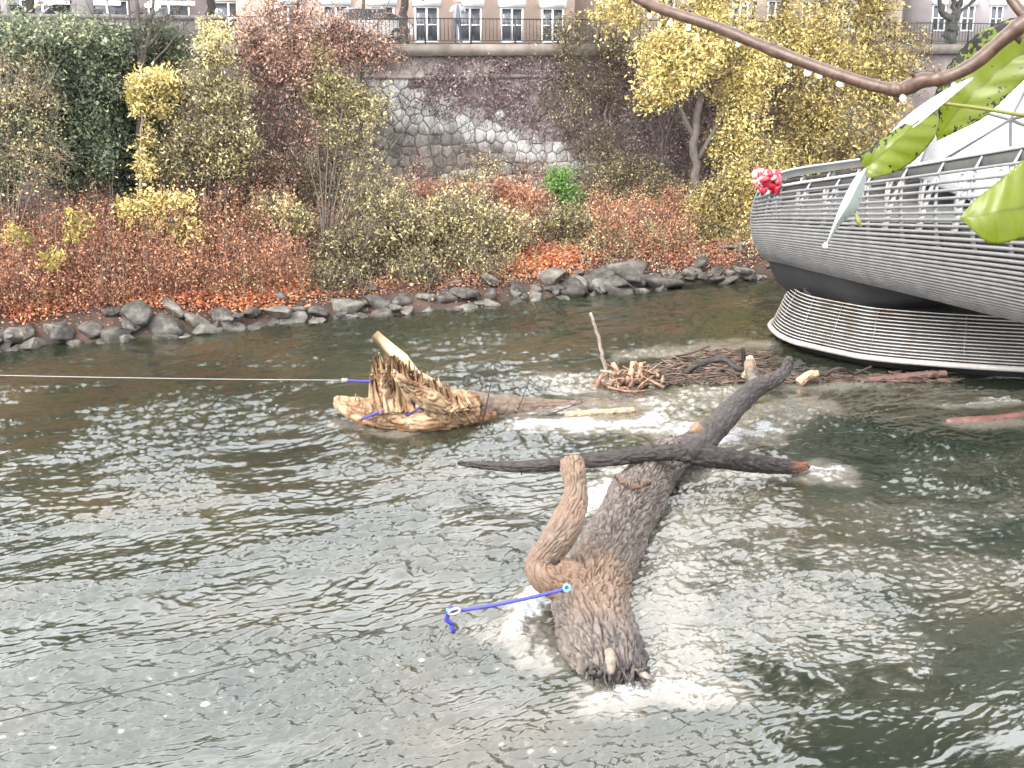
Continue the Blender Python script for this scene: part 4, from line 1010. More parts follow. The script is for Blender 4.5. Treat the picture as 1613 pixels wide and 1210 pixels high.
for i in range(ns):
    k = i / (ns - 1); row = skirt(.55 + 1.22 * k ** 1.05, .02 + .50 * k)
    if i > 11: row = row[8:]
    V, F = tube(row, .021, 5); mk('slat', V, F, M['skirt'], isl, smooth=True)
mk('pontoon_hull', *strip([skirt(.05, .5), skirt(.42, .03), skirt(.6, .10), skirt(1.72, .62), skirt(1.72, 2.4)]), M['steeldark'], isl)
lo = skirt(.5, .04); hi = skirt(1.76, .58)
for q in range(3, len(plan) - 1, 5):
    mb = MB(); mb.beam(lo[q], hi[q], .05, .04, up=(1, 0, .2)); mb.build('skirt_post', M['steelband'], isl)
# pier between pontoon and shell
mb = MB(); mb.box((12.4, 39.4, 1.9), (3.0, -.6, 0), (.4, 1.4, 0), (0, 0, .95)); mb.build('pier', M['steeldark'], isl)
# crumpled clear sheet caught on the pontoon
q0 = [aty(1312, 468, 38.9), aty(1355, 470, 38.8), aty(1352, 482, 38.3), aty(1320, 478, 38.4)]
gV = []
for u in np.linspace(0, 1, 9):
    for v in np.linspace(0, 1, 7):
        p = (1 - u) * (1 - v) * q0[0] + u * (1 - v) * q0[1] + u * v * q0[2] + (1 - u) * v * q0[3]; gV.append(p + [0, 0, .09 * noise2(u * 4, v * 3, 70) + .05])
gF = [[i * 7 + j, i * 7 + j + 1, i * 7 + j + 8, i * 7 + j + 7] for i in range(8) for j in range(6)]
M['sheet'] = glass_mat('wet pale plastic', (.36, .41, .42), .12)
tag(mk('plastic_sheet', gV, [np.array(gF)], M['sheet'], smooth=True), 'crumpled pale plastic sheet lying on top of the pontoon slats', 'sheet')

# glass dome on the island
def dome():
    c = np.array([19.6, 43.0, 4.6]); R = 6.6
    root = tag(empty('glass_dome', c), 'white glazed faceted dome behind the island railing at the right edge', 'dome')
    bm = bmesh.new(); bmesh.ops.create_icosphere(bm, subdivisions=2, radius=1.0)
    Rm = Matrix.Rotation(.5, 4, 'Z') @ Matrix.Rotation(.3, 4, 'X'); bm.transform(Rm)
    sq = np.array([1, 1, .72])
    m, n, l, out = newmat('dome glass'); p = n.new('ShaderNodeBsdfPrincipled'); l.new(p.outputs[0], out.inputs[0])
    p.inputs['Base Color'].default_value = (.62, .64, .66, 1); p.inputs['Roughness'].default_value = .12; p.inputs['Transmission Weight'].default_value = .25; p.inputs['IOR'].default_value = 1.5
    tc = n.new('ShaderNodeNewGeometry'); a = nz(n, l, tc.outputs['Position'], .6, 4); r = ramp(n, [(.3, (.28, .29, .30)), (.7, (.46, .475, .49))]); l.new(a.outputs[0], r.inputs[0]); l.new(r.outputs[0], p.inputs['Base Color'])
    for f in bm.faces:
        P = np.array([v.co for v in f.verts])
        if P[:, 2].min() < -.25: continue
        q = c + P * sq * R; g = q.mean(0); qi = g + (q - g) * .975; nn = np.cross(q[1] - q[0], q[2] - q[0]); nn /= np.linalg.norm(nn)
        V = np.concatenate([qi, qi - nn * .03]); mk('pane', V, [np.array([[0, 1, 2], [5, 4, 3]]), np.array([[0, 3, 4, 1], [1, 4, 5, 2], [2, 5, 3, 0]])], m, root)
    for e in bm.edges:
        a_, b_ = [c + np.array(v.co) * sq * R * 1.0 for v in e.verts]
        if min(a_[2], b_[2]) < c[2] - .25 * R * .72: continue
        V, F = tube(np.array([a_, b_]), .045, 5); mk('strut', V, F, M['steelband'], root)
    bm.free()
dome()

# red and white bundle tied to the prow rail
M['red'] = surf('red plastic', [(.40, .012, .03), (.55, .025, .05)], 5, .4, .3, 12)
M['whiteplastic'] = surf('white plastic', [(.7, .66, .64), (.8, .78, .76)], 5, .4, .2, 12)
M['paleorange'] = surf('faded red plastic', [(.6, .22, .17), (.7, .4, .32)], 5, .5, .2)
def bundle():
    c = aty(1216, 288, 38.9)
    root = tag(empty('red_white_bundle', c), 'crumpled red and white bundle tied on the island railing prow', 'bundle')
    r = np.random.default_rng(9)
    for k in range(13):
        cc = c + np.array([r.uniform(-.4, .62), r.uniform(-.25, .25), r.uniform(-.22, .34)]); 
        if k < 3: cc = c + np.array([-.45 + .12 * k, 0, .1 + .06 * k])
        R = r.uniform(.17, .33); ax = r.normal(size=3); ax /= np.linalg.norm(ax); u = np.cross(ax, [0, 0, 1.0]); u /= np.linalg.norm(u); v = np.cross(ax, u)
        a = np.linspace(0, 2 * np.pi * .94, 26)
        P = cc + np.outer(np.cos(a), u) * R + np.outer(np.sin(a), v) * R * .75 + r.normal(size=(26, 3)) * .012
        for j, (i0, i1) in enumerate([(0, 7), (6, 10), (9, 17), (16, 20), (19, 26)]):
            V, F = tube(P[i0:i1], r.uniform(.07, .10), 7)
            nm = 'band' if j in (1, 3) else 'loop'
            mk(nm, V, F, M['whiteplastic'] if nm == 'band' else (M['paleorange'] if k < 2 else M['red']), root, smooth=True)
bundle()

# ================================================================== fallen trunks in the river
def barkmat(name, c0, c1, c2, bare):
    m, n, l, out = newmat(name); p = n.new('ShaderNodeBsdfPrincipled'); l.new(p.outputs[0], out.inputs[0])
    p.inputs['Roughness'].default_value = .72; p.inputs['Specular IOR Level'].default_value = .35
    g = n.new('ShaderNodeNewGeometry'); a = nz(n, l, g.outputs['Position'], 7, 7, .65, .8)
    bare = ka(bare); r = ramp(n, [(.3, ka(c0)), (.5, ka(c1)), (.72, ka(c2))]); l.new(a.outputs[0], r.inputs[0])
    r2 = ramp(n, [(.28, tuple(x * .55 for x in bare)), (.7, bare)]); a2 = nz(n, l, g.outputs['Position'], 5, 6, .6, .5); l.new(a2.outputs[0], r2.inputs[0])
    at = n.new('ShaderNodeAttribute'); at.attribute_name = 'bare'
    mx = n.new('ShaderNodeMix'); mx.data_type = 'RGBA'; l.new(at.outputs['Fac'], mx.inputs[0]); l.new(r.outputs[0], mx.inputs[6]); l.new(r2.outputs[0], mx.inputs[7])
    l.new(mx.outputs[2], p.inputs['Base Color'])
    b = nz(n, l, g.outputs['Position'], 16, 6, .65, 1.2); bpn = n.new('ShaderNodeBump'); bpn.inputs['Strength'].default_value = .8; bpn.inputs['Distance'].default_value = .03
    l.new(b.outputs[0], bpn.inputs['Height']); l.new(bpn.outputs[0], p.inputs['Normal'])
    return m
M['trunkbark'] = barkmat('furrowed bark', (.05, .04, .035), (.118, .095, .082), (.21, .172, .147), (.26, .165, .11))
M['limbbark'] = barkmat('grey limb bark', (.022, .019, .018), (.055, .046, .043), (.105, .09, .083), (.42, .25, .14))
M['darkbark'] = barkmat('wet dark bark', (.012, .0095, .0095), (.030, .024, .022), (.07, .054, .048), (.26, .10, .055))
M['stumpwood'] = barkmat('torn stump wood', (.03, .014, .008), (.19, .092, .042), (.42, .255, .125), (.68, .50, .31))
M['freshwood'] = surf('fresh split wood', [(.42, .27, .15), (.62, .46, .29), (.74, .62, .45)], 5, .7, .5, 22, stretch=(1, 1, .3))
M['cutwood'] = surf('weathered cut wood', [(.24, .13, .08), (.42, .27, .17), (.6, .48, .34)], 9, .75, .4, 30)
def logpath(P, n):
    """rows (px, py, z or None with Y, r_px) -> centre line and radius"""
    W, R = [], []
    for px, py, z, rp in P:
        p = onz(px, py, z); W.append(p); R.append(rp * mpp(p[1]))
    return spline(np.c_[np.array(W), np.array(R)], n)
def log(name, Q, m, amp, freq, mat, parent, bare=None, seed=0, capmat=None):
    P, R = Q[:, :3], np.maximum(Q[:, 3], .003); T, U, W = frames(P)
    n = len(P); a = np.arange(m) * 2 * np.pi / m
    ln = np.r_[0, np.cumsum(np.linalg.norm(np.diff(P, axis=0), axis=1))]
    A, L = np.meshgrid(a, ln); Rr = R[:, None] + 0 * A
    cx, sx = np.cos(A) * Rr, np.sin(A) * Rr
    wq = .35 * noise3(cx * 4, sx * 4 + seed, L * 3)
    n1 = np.abs(noise3(cx * freq * .8 + seed + wq, sx * freq * .8, L * freq * .20 + wq)); n2 = np.abs(noise3(cx * freq * .8 + 9, sx * freq * .8 + seed + wq, L * freq * .30))
    b = sstep(0, .17, np.minimum(n1, n2 * 1.3)) * 1.3 + .5 * np.minimum(n1, n2)
    b2 = noise3(cx * freq * 2.4, sx * freq * 2.4 + seed, L * freq * 1.2)
    lump = noise3(cx * 2.2 + seed, sx * 2.2, L * .9) + .5 * noise3(cx * 4.5 + seed, sx * 4.5, L * 2.6)
    Rd = Rr * (1 + .13 * lump) + amp * (b * .75 + b2 * .18 - .8)
    Rd[0] *= .8; Rd[-1] *= .8
    V = P[:, None] + Rd[..., None] * (np.cos(A)[..., None] * U[:, None] + np.sin(A)[..., None] * W[:, None])
    i = np.arange(n - 1)[:, None] * m; j = np.arange(m)[None]; jn = (j + 1) % m
    F = np.stack([i + j, i + jn, i + m + jn, i + m + j], -1).reshape(-1, 4)
    Vf = V.reshape(-1, 3)
    jj = np.arange(m); jk = (jj + 1) % m
    Vf = np.concatenate([Vf, P[:1], P[-1:]]); c0, c1 = n * m, n * m + 1
    F3 = np.concatenate([np.stack([np.full(m, c0), jk, jj], 1), np.stack([np.full(m, c1), (n - 1) * m + jj, (n - 1) * m + jk], 1)])
    bv = np.zeros(len(Vf)) if bare is None else bare(Vf, np.r_[np.repeat(np.linspace(0, 1, n), m), 0, 1])
    o = mk(name, Vf, [F, F3], mat, parent, smooth=True, vattr={'bare': bv})
    return o
# -- near trunk
nt = tag(empty('fallen_trunk', onz(930, 1000, 0)), 'thick furrowed bark trunk lying in foam in the foreground, roped on its left', 'trunk')
Q = logpath([(968, 1092, -.25, 40), (958, 1050, .05, 58), (940, 1000, .20, 66), (932, 945, .28, 61), (955, 880, .34, 51), (986, 815, .40, 46), (1015, 765, .45, 41), (1042, 732, .48, 36), (1062, 715, .50, 32)], 350)
def bare_main(V, k):
    t = onz(940, 900, .8); d = np.hypot(V[:, 0] - t[0], (V[:, 1] - t[1]) * .6)
    n = noise3(V[:, 0] * 1.5, V[:, 1] * 1.2, V[:, 2] * 1.5)
    return np.clip(sstep(1.0, .3, d + n * .5) * .75, 0, 1)
log('trunk', Q, 300, .072, 12, M['trunkbark'], nt, bare_main, 1)
Q = logpath([(1055, 725, .5, 26), (1095, 703, .62, 26), (1125, 675, .75, 21), (1155, 645, .85, 18), (1185, 615, .95, 16), (1212, 602, 1.05, 13), (1232, 590, 1.2, 10), (1241, 574, 1.45, 8), (1243, 562, 1.65, 5)], 150)
log('limb', Q, 70, .035, 13, M['limbbark'], nt, None, 2)
Q = logpath([(1192, 612, .95, 9), (1187, 598, 1.1, 10), (1182, 580, 1.35, 9), (1180, 566, 1.55, 7)], 30)
lb = log('broken_branch', Q, 24, .02, 14, M['trunkbark'], nt, lambda V, k: sstep(.55, .75, k), 3)
Q = logpath([(1112, 690, .75, 10), (1100, 680, .95, 11), (1092, 672, 1.08, 10)], 18)
log('cut_stub', Q, 24, .01, 14, M['trunkbark'], nt, lambda V, k: sstep(.4, .7, k), 4)
Q = logpath([(922, 940, .42, 34), (890, 918, .62, 38), (858, 900, .85, 33), (856, 880, 1.05, 25), (872, 858, 1.28, 25), (892, 828, 1.55, 25), (905, 795, 1.8, 22), (908, 765, 2.05, 18), (903, 742, 2.25, 20), (901, 724, 2.4, 18)], 130)
log('branch_stump', Q, 170, .036, 15, M['trunkbark'], nt, lambda V, k: np.clip(.62 + .5 * noise3(V[:, 0] * 2, V[:, 1] * 2, V[:, 2] * 2) + .5 * sstep(.86, 1, k) + .55 * sstep(.32, .16, k), 0, 1.3), 5)
M['oldsplit'] = surf('weathered split wood', [(.12, .09, .07), (.24, .19, .15), (.36, .30, .24)], 14, .8, .5, 40)
# splintered root end
mb = MB(); r = np.random.default_rng(17)
for k in range(90):
    px = r.uniform(925, 1015); p0 = onz(px, 1040 + r.uniform(-15, 20), .3); p1 = onz(px + r.uniform(-12, 22), 1070 + r.uniform(-8, 18), r.uniform(-.05, .15))
    mb.tube(spline(np.array([p0, (p0 + p1) / 2 + r.normal(size=3) * .05, p1]), 5), np.linspace(.04, .006, 5), 4)
o = mb.build('torn_roots', M['limbbark'], nt)
Q = logpath([(958, 1030, .10, 58), (964, 1050, .04, 56), (974, 1070, -.05, 46), (988, 1095, -.25, 32)], 80)
log('root_end', Q, 120, .17, 6, M['limbbark'], nt, None, 21)
mb = MB()
p0, p1 = onz(958, 1022, .62), onz(962, 1062, .32); mb.tube(spline(np.array([p0, (p0 + p1) / 2 + [.02, 0, .03], p1]), 7), [.05, .075, .08, .085, .07, .065, .04], 5); mb.build('split_wood', M['oldsplit'], nt); mb = MB(); p0, p1 = onz(1000, 1055, .3), onz(1030, 1072, .15); mb.tube(np.array([p0, (p0 + p1) / 2, p1]), [.02, .06, .02], 6)
mb.build('split_wood', M['oldsplit'], nt)
M['rustedge'] = surf('torn inner bark', [(.10, .055, .038), (.20, .12, .085)], 9, .8, .4)
# broken rim where the trunk narrows
mb = MB()
for k in range(26):
    a = k / 25; c = onz(968 + 55 * a, 752 + 14 * math.sin(a * 3) + 8 * a, 1.02 - .1 * abs(a - .5)); mb.tube(np.array([c, c + [r.uniform(-.03, .05), r.uniform(-.1, .05), r.uniform(.06, .16)]]), [.03, .01], 5)
mb.build('bark_edge', M['rustedge'], nt)
# -- branch lying across
cb_ = tag(empty('cross_branch', onz(1000, 720, 1.0)), 'long dark wet branch lying across the end of the foreground trunk', 'branch')
Q = logpath([(722, 729, .55, 3), (760, 733, .6, 6), (830, 735, .72, 9), (900, 728, .85, 11), (970, 721, 1.05, 12), (1030, 714, 1.15, 12), (1075, 713, 1.15, 14), (1110, 718, 1.05, 18), (1160, 726, .8, 16), (1210, 733, .5, 14), (1250, 737, .28, 9), (1273, 734, .2, 5)], 190)
log('branch_wood', Q, 54, .042, 13, M['darkbark'], cb_, lambda V, k: sstep(.86, .95, k), 6)
Q = logpath([(1084, 716, 1.15, 13), (1096, 706, 1.25, 12), (1106, 698, 1.3, 8)], 14); log('knot', Q, 24, .03, 14, M['darkbark'], cb_, None, 7)
mb = MB()
for P in [[(1040, 712, 1.2), (1020, 692, 1.3), (998, 684, 1.35)], [(985, 718, 1.1), (1000, 726, .8), (1010, 740, .5)], [(820, 735, .6), (822, 748, .45)], [(1275, 736, .2), (1262, 731, .3)]]:
    mb = MB(); pp = np.array([onz(*q) for q in P]); mb.tube(spline(pp, 8), np.linspace(.04, .015, 8), 5); mb.build('twig', M['darkbark'], cb_)
# -- far stump with its trunk
fs_root = tag(empty('torn_stump', onz(640, 672, 0)), 'torn pale root stump with a tall splinter, trunk trailing downstream', 'stump')
Q = logpath([(532, 632, .45, 9), (548, 640, .45, 15), (580, 648, .42, 22), (620, 652, .38, 28), (665, 652, .4, 32), (710, 645, .42, 32), (745, 640, .35, 25)], 120)
log('root_base', Q, 90, .07, 8, M['stumpwood'], fs_root, lambda V, k: np.clip(.3 + .7 * noise3(V[:, 0] * 3, V[:, 1] * 3, V[:, 2] * 3), 0, 1), 8)
Q = logpath([(700, 645, .28, 30), (760, 645, .12, 26), (830, 645, -.02, 19), (900, 643, -.10, 13), (980, 641, -.12, 8), (1050, 636, -.25, 8)], 150)
log('trunk', Q, 70, .045, 9, M['trunkbark'], fs_root, lambda V, k: np.full(len(V), .45), 9)
Q = logpath([(560, 668, .05, 9), (600, 664, .15, 13), (660, 666, .12, 14), (720, 664, .1, 12), (780, 655, .02, 8)], 70)
log('root', Q, 40, .04, 10, M['stumpwood'], fs_root, None, 10)
r = np.random.default_rng(23)
def shard(mb, p0, p1, w0, w1, th):
    k = 6; P = np.array([p0 + (p1 - p0) * u for u in np.linspace(0, 1, k)]); P[1:-1] += r.normal(size=(k - 2, 3)) * w0 * .04
    d = (p1 - p0) / np.linalg.norm(p1 - p0); a = np.cross(d, [0, 1, 0]); a /= np.linalg.norm(a); b = np.cross(a, d)
    w = np.linspace(w0, w1, k); V = []
    for i in range(k):
        ww = w[i] * r.uniform(.8, 1.15)
        V += [P[i] + a * ww * .5, P[i] + b * th * .5, P[i] - a * ww * .5, P[i] - b * th * .5]
    F = [[i * 4 + j, i * 4 + (j + 1) % 4, i * 4 + 4 + (j + 1) % 4, i * 4 + 4 + j] for i in range(k - 1) for j in range(4)] + [[0, 1, 2, 3], [k * 4 - 1, k * 4 - 2, k * 4 - 3, k * 4 - 4]]
    mb.add(V, np.array(F))
YS = onz(650, 660, .2)[1]
for (a, b, w0, w1) in [((694, 630), (590, 526), .62, .22), ((712, 642), (640, 572), .34, .05), ((662, 622), (606, 545), .22, .03), ((640, 628), (596, 556), .18, .02)]:
    mb = MB(); shard(mb, aty(*a, YS - .15), aty(*b, YS), w0, w1, .22); mb.build('splinter', M['freshwood'], fs_root)
Q = logpath([(742, 648, .35, 22), (708, 642, .6, 17), (672, 628, .95, 16), (648, 612, 1.25, 11), (630, 598, 1.55, 7), (618, 584, 1.8, 3)], 90)
log('torn_core', Q, 80, .07, 9, M['stumpwood'], fs_root, lambda V, k: np.clip(.35 + .9 * noise3(V[:, 0] * 2.5, V[:, 1] * 2.5, V[:, 2] * 2.5), 0, 1), 12)
Q = logpath([(600, 648, .4, 18), (606, 624, .9, 14), (608, 604, 1.3, 9), (606, 586, 1.7, 4)], 50)
log('torn_core', Q, 60, .07, 9, M['stumpwood'], fs_root, lambda V, k: np.clip(.35 + .9 * noise3(V[:, 0] * 2.5, V[:, 1] * 2.5, V[:, 2] * 2.5), 0, 1), 13)
mb = MB()
for k in range(560):
    u = r.random(); x0 = 588 + 150 * u; top = 575 + 70 * max(0, (u - .22)) / .78 if u > .22 else 575 + (.22 - u) * 120
    y1 = top + r.uniform(-24, 24); x1 = x0 - 34 * r.uniform(.1, 1) * (1 - .3 * u) ; y0 = 652 - 8 * u
    shard(mb, aty(x0 + r.uniform(-8, 8), y0, YS + r.uniform(-.75, .1)), aty(max(x1, 584 + r.uniform(0, 12)), y1, YS + r.uniform(-.5, .4)), r.uniform(.10, .26), r.uniform(.01, .07), r.uniform(.05, .18))
n0 = mb.n
o = MB(); 
V = np.concatenate(mb.V); mk('torn_wood', V, [np.concatenate(mb.F4)], M['stumpwood'], fs_root, vattr={'bare': np.clip(.35 + .9 * noise3(V[:, 0] * 2.5, V[:, 1] * 2.5, V[:, 2] * 2.5), 0, 1)})
mb = MB()
for k in range(46):
    x, y = r.uniform(540, 745), r.uniform(618, 655); p = aty(x, y, YS - .55 + r.uniform(-.1, .1)); q = p + np.array([r.normal() * .15, -.05, -r.uniform(.1, .4)])
    mb.tube(spline(np.array([p, (p + q) / 2 + r.normal(size=3) * .06, q]), 5), np.linspace(.02, .006, 5), 4)
mb.build('root_fibre', M['stumpwood'], fs_root)
# twigs standing out of the sunk trunk
for P, lab in [([(757, 677, 0), (768, 630, .5), (776, 590, 1.0), (785, 560, 1.3)], 'thin dark twig standing upright beside the torn stump'), ([(812, 652, .05), (822, 630, .4), (832, 604, .8)], 'short thin twig standing out of the sunk trunk'), ([(860, 655, .05), (900, 640, .25), (925, 630, .3)], 'thin dark twig lying over the trailing trunk')]:
    pp = np.array([aty(a, b, onz(P[0][0], P[0][1], 0)[1] + .05 * i) for i, (a, b, _) in enumerate(P)])
    mb = MB(); mb.tube(spline(pp, 12), np.linspace(.022, .007, 12), 5)
    for k in range(3):
        q = pp[1] + (pp[-1] - pp[1]) * r.random(); mb.tube(np.array([q, q + [r.uniform(-.25, .25), 0, r.uniform(.1, .35)]]), [.008, .004], 4)
    tag(mb.build('twig', M['darkbark']), lab, 'twig')
# -- pole and root clump upstream of the island
Pp = np.array([aty(958, 596, 34.4), aty(950, 560, 34.5), aty(941, 525, 34.6), aty(930, 493, 34.6)])
mb = MB(); mb.tube(spline(Pp, 14) + r.normal(size=(14, 3)) * .012, np.linspace(.062, .045, 14), 7); tag(mb.build('pole', M['oldsplit'], smooth=True), 'bare pale pole standing slanted out of the water', 'pole')
M['rootwood'] = surf('reddish root', [(.14, .08, .055), (.25, .15, .10), (.40, .29, .21)], 6, .8, .4)
rc = tag(empty('root_clump', onz(992, 600, 0)), 'tangled reddish root clump beside the slanted pole', 'roots')
c = onz(992, 602, .14)
for k in range(58):
    u = np.array([r.normal() * .55, r.normal() * .4, abs(r.normal()) * .15]); q = c + u; d = np.array([r.normal() * .6, r.normal() * .5, r.normal() * .35 + .05]); 
    P = spline(np.array([q - d * .5 + [0, 0, -.1], q + r.normal(size=3) * .08, q + d * .6]), 6); P[:, 2] = np.maximum(P[:, 2], -.1)
    V, F = tube(P, np.linspace(.055, .02, 6) * r.uniform(.5, 1.2), 5); mk('root', V, F, M['rootwood'] if k % 3 else M['ruststem'], rc)
for (a, b, w) in [((972, 590), (965, 572), .09), ((990, 600), (997, 570), .11), ((1003, 595), (1010, 572), .08)]:
    V, F = tube(spline(np.array([aty(*a, c[1]), aty((a[0] + b[0]) / 2 + 2, (a[1] + b[1]) / 2, c[1]), aty(*b, c[1])]), 6), np.linspace(w, w * .7, 6), 7); mk('root', V, F, M['cutwood'], rc)
# -- driftwood mat held by the island
def drift():
    r = np.random.default_rng(31); S, T = [], []
    for k in range(900):
        if k < 560: px, py = r.uniform(1020, 1215), r.uniform(552, 606)
        else: px, py = r.uniform(1190, 1500), 596 + (r.random() - .5) * 14 - .0 * 0
        if k < 560 and py < 552 + (1120 - px) * .25: continue
        p = onz(px, py, r.uniform(.0, .10)); a = r.normal() * .5; L = r.uniform(.15, .9)
        d = np.array([math.cos(a), math.sin(a), r.normal() * .16]) * L
        S.append(p - d / 2); T.append(p + d / 2)
    S, T = np.array(S), np.array(T); C = (S + T) / 2 + r.normal(size=S.shape) * .06
    V, F = twigs_mesh(S, C, T, r.uniform(.010, .05, len(S)), .008)
    tag(mk('driftwood_mat', V, [F], M['cutwood2']), 'brown mat of drifting twigs caught against the island', kind='stuff')
M['cutwood2'] = surf('drift wood', [(.05, .03, .025), (.13, .082, .064), (.28, .20, .16)], 2.5, .8, .3)
drift()
for P, rad, mat, nm, lab in [
    ([(1078, 590, .1), (1100, 574, .4), (1138, 566, .6), (1160, 580, .45), (1172, 578, .5), (1170, 548, 1.1)], .10, 'darkbark', 'drift_branch', 'dark crooked branch with an upturned end on the drift mat'),
    ([(1258, 604, .1), (1272, 592, .3), (1290, 588, .4)], .13, 'cutwood', 'drift_log', 'short pale drift log under the pontoon tip'),
    ([(1300, 592, .2), (1322, 580, .5), (1345, 588, .2), (1372, 578, .5)], .05, 'darkbark', 'drift_branch', 'thin wavy branch lying under the pontoon edge'),
    ([(1365, 602, .0), (1420, 595, .1), (1465, 590, .2), (1492, 588, .25)], .13, 'rustlog', 'drift_log', 'reddish drift log wedged under the pontoon'),
    ([(1176, 592, .2), (1184, 578, .6), (1180, 562, .9)], .14, 'freshwood', 'broken_stub', 'pale freshly broken stub on the drift mat'),
    ([(1490, 668, -.10), (1545, 663, -.03), (1600, 656, .02), (1640, 648, .08)], .13, 'redlog', 'drift_log', 'reddish log breaking the water at the right edge'),
    ([(1060, 562, .1), (1090, 556, .3), (1118, 545, .5)], .035, 'darkbark', 'drift_branch', 'thin branch pointing up at the back of the drift mat'),
    ([(890, 655, .02), (950, 650, .05), (1000, 646, .05)], .11, 'cutwood', 'drift_log', 'long pale half-sunk log behind the white foam')]:
    if mat == 'rustlog' and mat not in M: M[mat] = surf('red drift bark', [(.06, .032, .025), (.17, .09, .07)], 3, .7, .5)
    if mat == 'redlog' and mat not in M: M[mat] = surf('wet red bark', [(.10, .04, .032), (.21, .10, .085)], 3, .5, .5)
    pp = np.array([onz(*q) for q in P]); k = 30; Pq = spline(pp, k); Pq += r.normal(size=(k, 3)) * rad * .08
    V, F = tube(Pq, np.linspace(rad, rad * .65, k) * (1 + .12 * r.normal(size=k)), 9)
    vv = {'bare': np.full(len(V), .1)}
    if rad >= .09:
        tag(log(nm, np.c_[spline(pp, 60), np.linspace(rad, rad * .6, 60) * (1 + .05 * np.sin(np.arange(60) * .23 + rad * 40))], 26, rad * .28, 12, M[mat], None, None, int(pp[0][0] * 10) % 50), lab, 'driftwood')
    else: tag(mk(nm, V, F, M[mat], vattr=vv), lab, 'driftwood')

# -- ropes and cables
M['rope'] = surf('blue rope', [(.02, .02, .22), (.05, .05, .42)], 40, .6, .4, 60)
M['tape'] = surf('light blue tape', [(.08, .38, .62), (.14, .5, .72)], 8, .5, .1)
M['cable'] = surf('steel cable', [(.03, .03, .03), (.06, .06, .06)], 10, .5, .1)
M['cablepale'] = surf('pale cord', [(.28, .29, .27), (.36, .36, .34)], 10, .6, .1)
M['galv'] = surf('galvanised shackle', [(.35, .33, .30), (.5, .47, .43)], 8, .4, .1, metal=.5)
def sag(a, b, d, n=24):
    u = np.linspace(0, 1, n)[:, None]; P = a + (b - a) * u; P[:, 2] -= d * 4 * (u * (1 - u))[:, 0]; return P
RA, RB = onz(893, 927, 1.05), onz(724, 962, .62)
mb = MB(); mb.tube(sag(RA, RB, .03), .028, 7); mb.tube(sag(RB + [0, 0, .01], RB + [-.1, -.02, -.02], 0, 4), .03, 7)
rp_root = tag(empty('blue_rope', RB), 'blue rope from the foreground trunk to a metal shackle', 'rope')
mb.build('rope_run', M['rope'], rp_root, smooth=True)
T0 = onz(708, 966, .60); T0[1] = RB[1]
mb = MB(); mb.tube(spline(np.array([RB + [-.02, 0, 0], T0 + [0, 0, .05], T0 + [-.03, 0, -.12], T0 + [.02, 0, -.22], T0 + [.06, 0, -.34]]), 16) + np.random.default_rng(1).normal(size=(16, 3)) * .012, .036, 7); mb.build('rope_tail', M['rope'], rp_root, smooth=True)
mb = MB(); mb.tube(np.array([T0 + [.0, 0, .06], T0 + [0, -.01, -.02]]), .05, 8); mb.build('tape_band', M['tape'], rp_root)
a = np.linspace(0, 2 * np.pi, 18); sc_ = onz(716, 962, .64)
mb = MB(); mb.tube(np.c_[sc_[0] + .09 * np.cos(a), sc_[1] + 0 * a - .03, sc_[2] + .045 * np.sin(a) + .1 * .25 * np.cos(a)], .022, 6); mb.build('shackle', M['galv'], rp_root, smooth=True)
a = np.linspace(0, 2 * np.pi, 20); kn = RA + [0, 0, .01]
mb = MB(); mb.tube(np.c_[kn[0] + .05 * np.cos(a), kn[1] + .03 * np.sin(a), kn[2] + .04 * np.sin(a)], .02, 6); mb.build('knot', M['tape'], rp_root)
far_ = aty(0, 1129, 12.2); e2 = far_ + (far_ - T0) * .45
mb = MB(); mb.tube(sag(T0, e2, .06, 40), .008, 5); tag(mb.build('mooring_cable', M['cable'], smooth=True), 'thin dark steel cable from the blue rope to the lower left', 'cable')
mb = MB(); p = onz(690, 1012, .1); mb.tube(np.array([T0 + [-.02, 0, -.16], p]), .006, 4); tag(mb.build('loose_wire', M['cable']), 'short dark wire hanging under the shackle', 'wire')
LA, LB = aty(600, 601, YS - .4), aty(543, 599, YS - .5)
mb = MB(); mb.tube(sag(LA, LB, .01), .032, 7); tag(mb.build('blue_rope', M['rope'], smooth=True), 'short blue rope on the left of the torn stump', 'rope')
e1 = aty(0, 589, 27.5); e1b = e1 + (e1 - LB) * .5
mb = MB(); mb.tube(sag(LB, e1b, .04, 40), .010, 5); mb.box(LB, (.07, 0, 0), (0, .03, 0), (0, 0, .04)); tag(mb.build('mooring_line', M['cablepale'], smooth=True), 'pale taut line running left from the torn stump', 'mooring line')
mb = MB(); q = [aty(640, 655, YS - .7), aty(665, 640, YS - .75), aty(690, 628, YS - .7), aty(650, 632, YS - .7)]; mb.tube(spline(np.array(q), 16), .03, 6)
mb.tube(spline(np.array([aty(570, 660, YS - .7), aty(590, 652, YS - .75), aty(610, 645, YS - .7)]), 10), .03, 6); tag(mb.build('rope_loop', M['rope'], smooth=True), 'dark blue rope wound round the torn stump', 'rope')

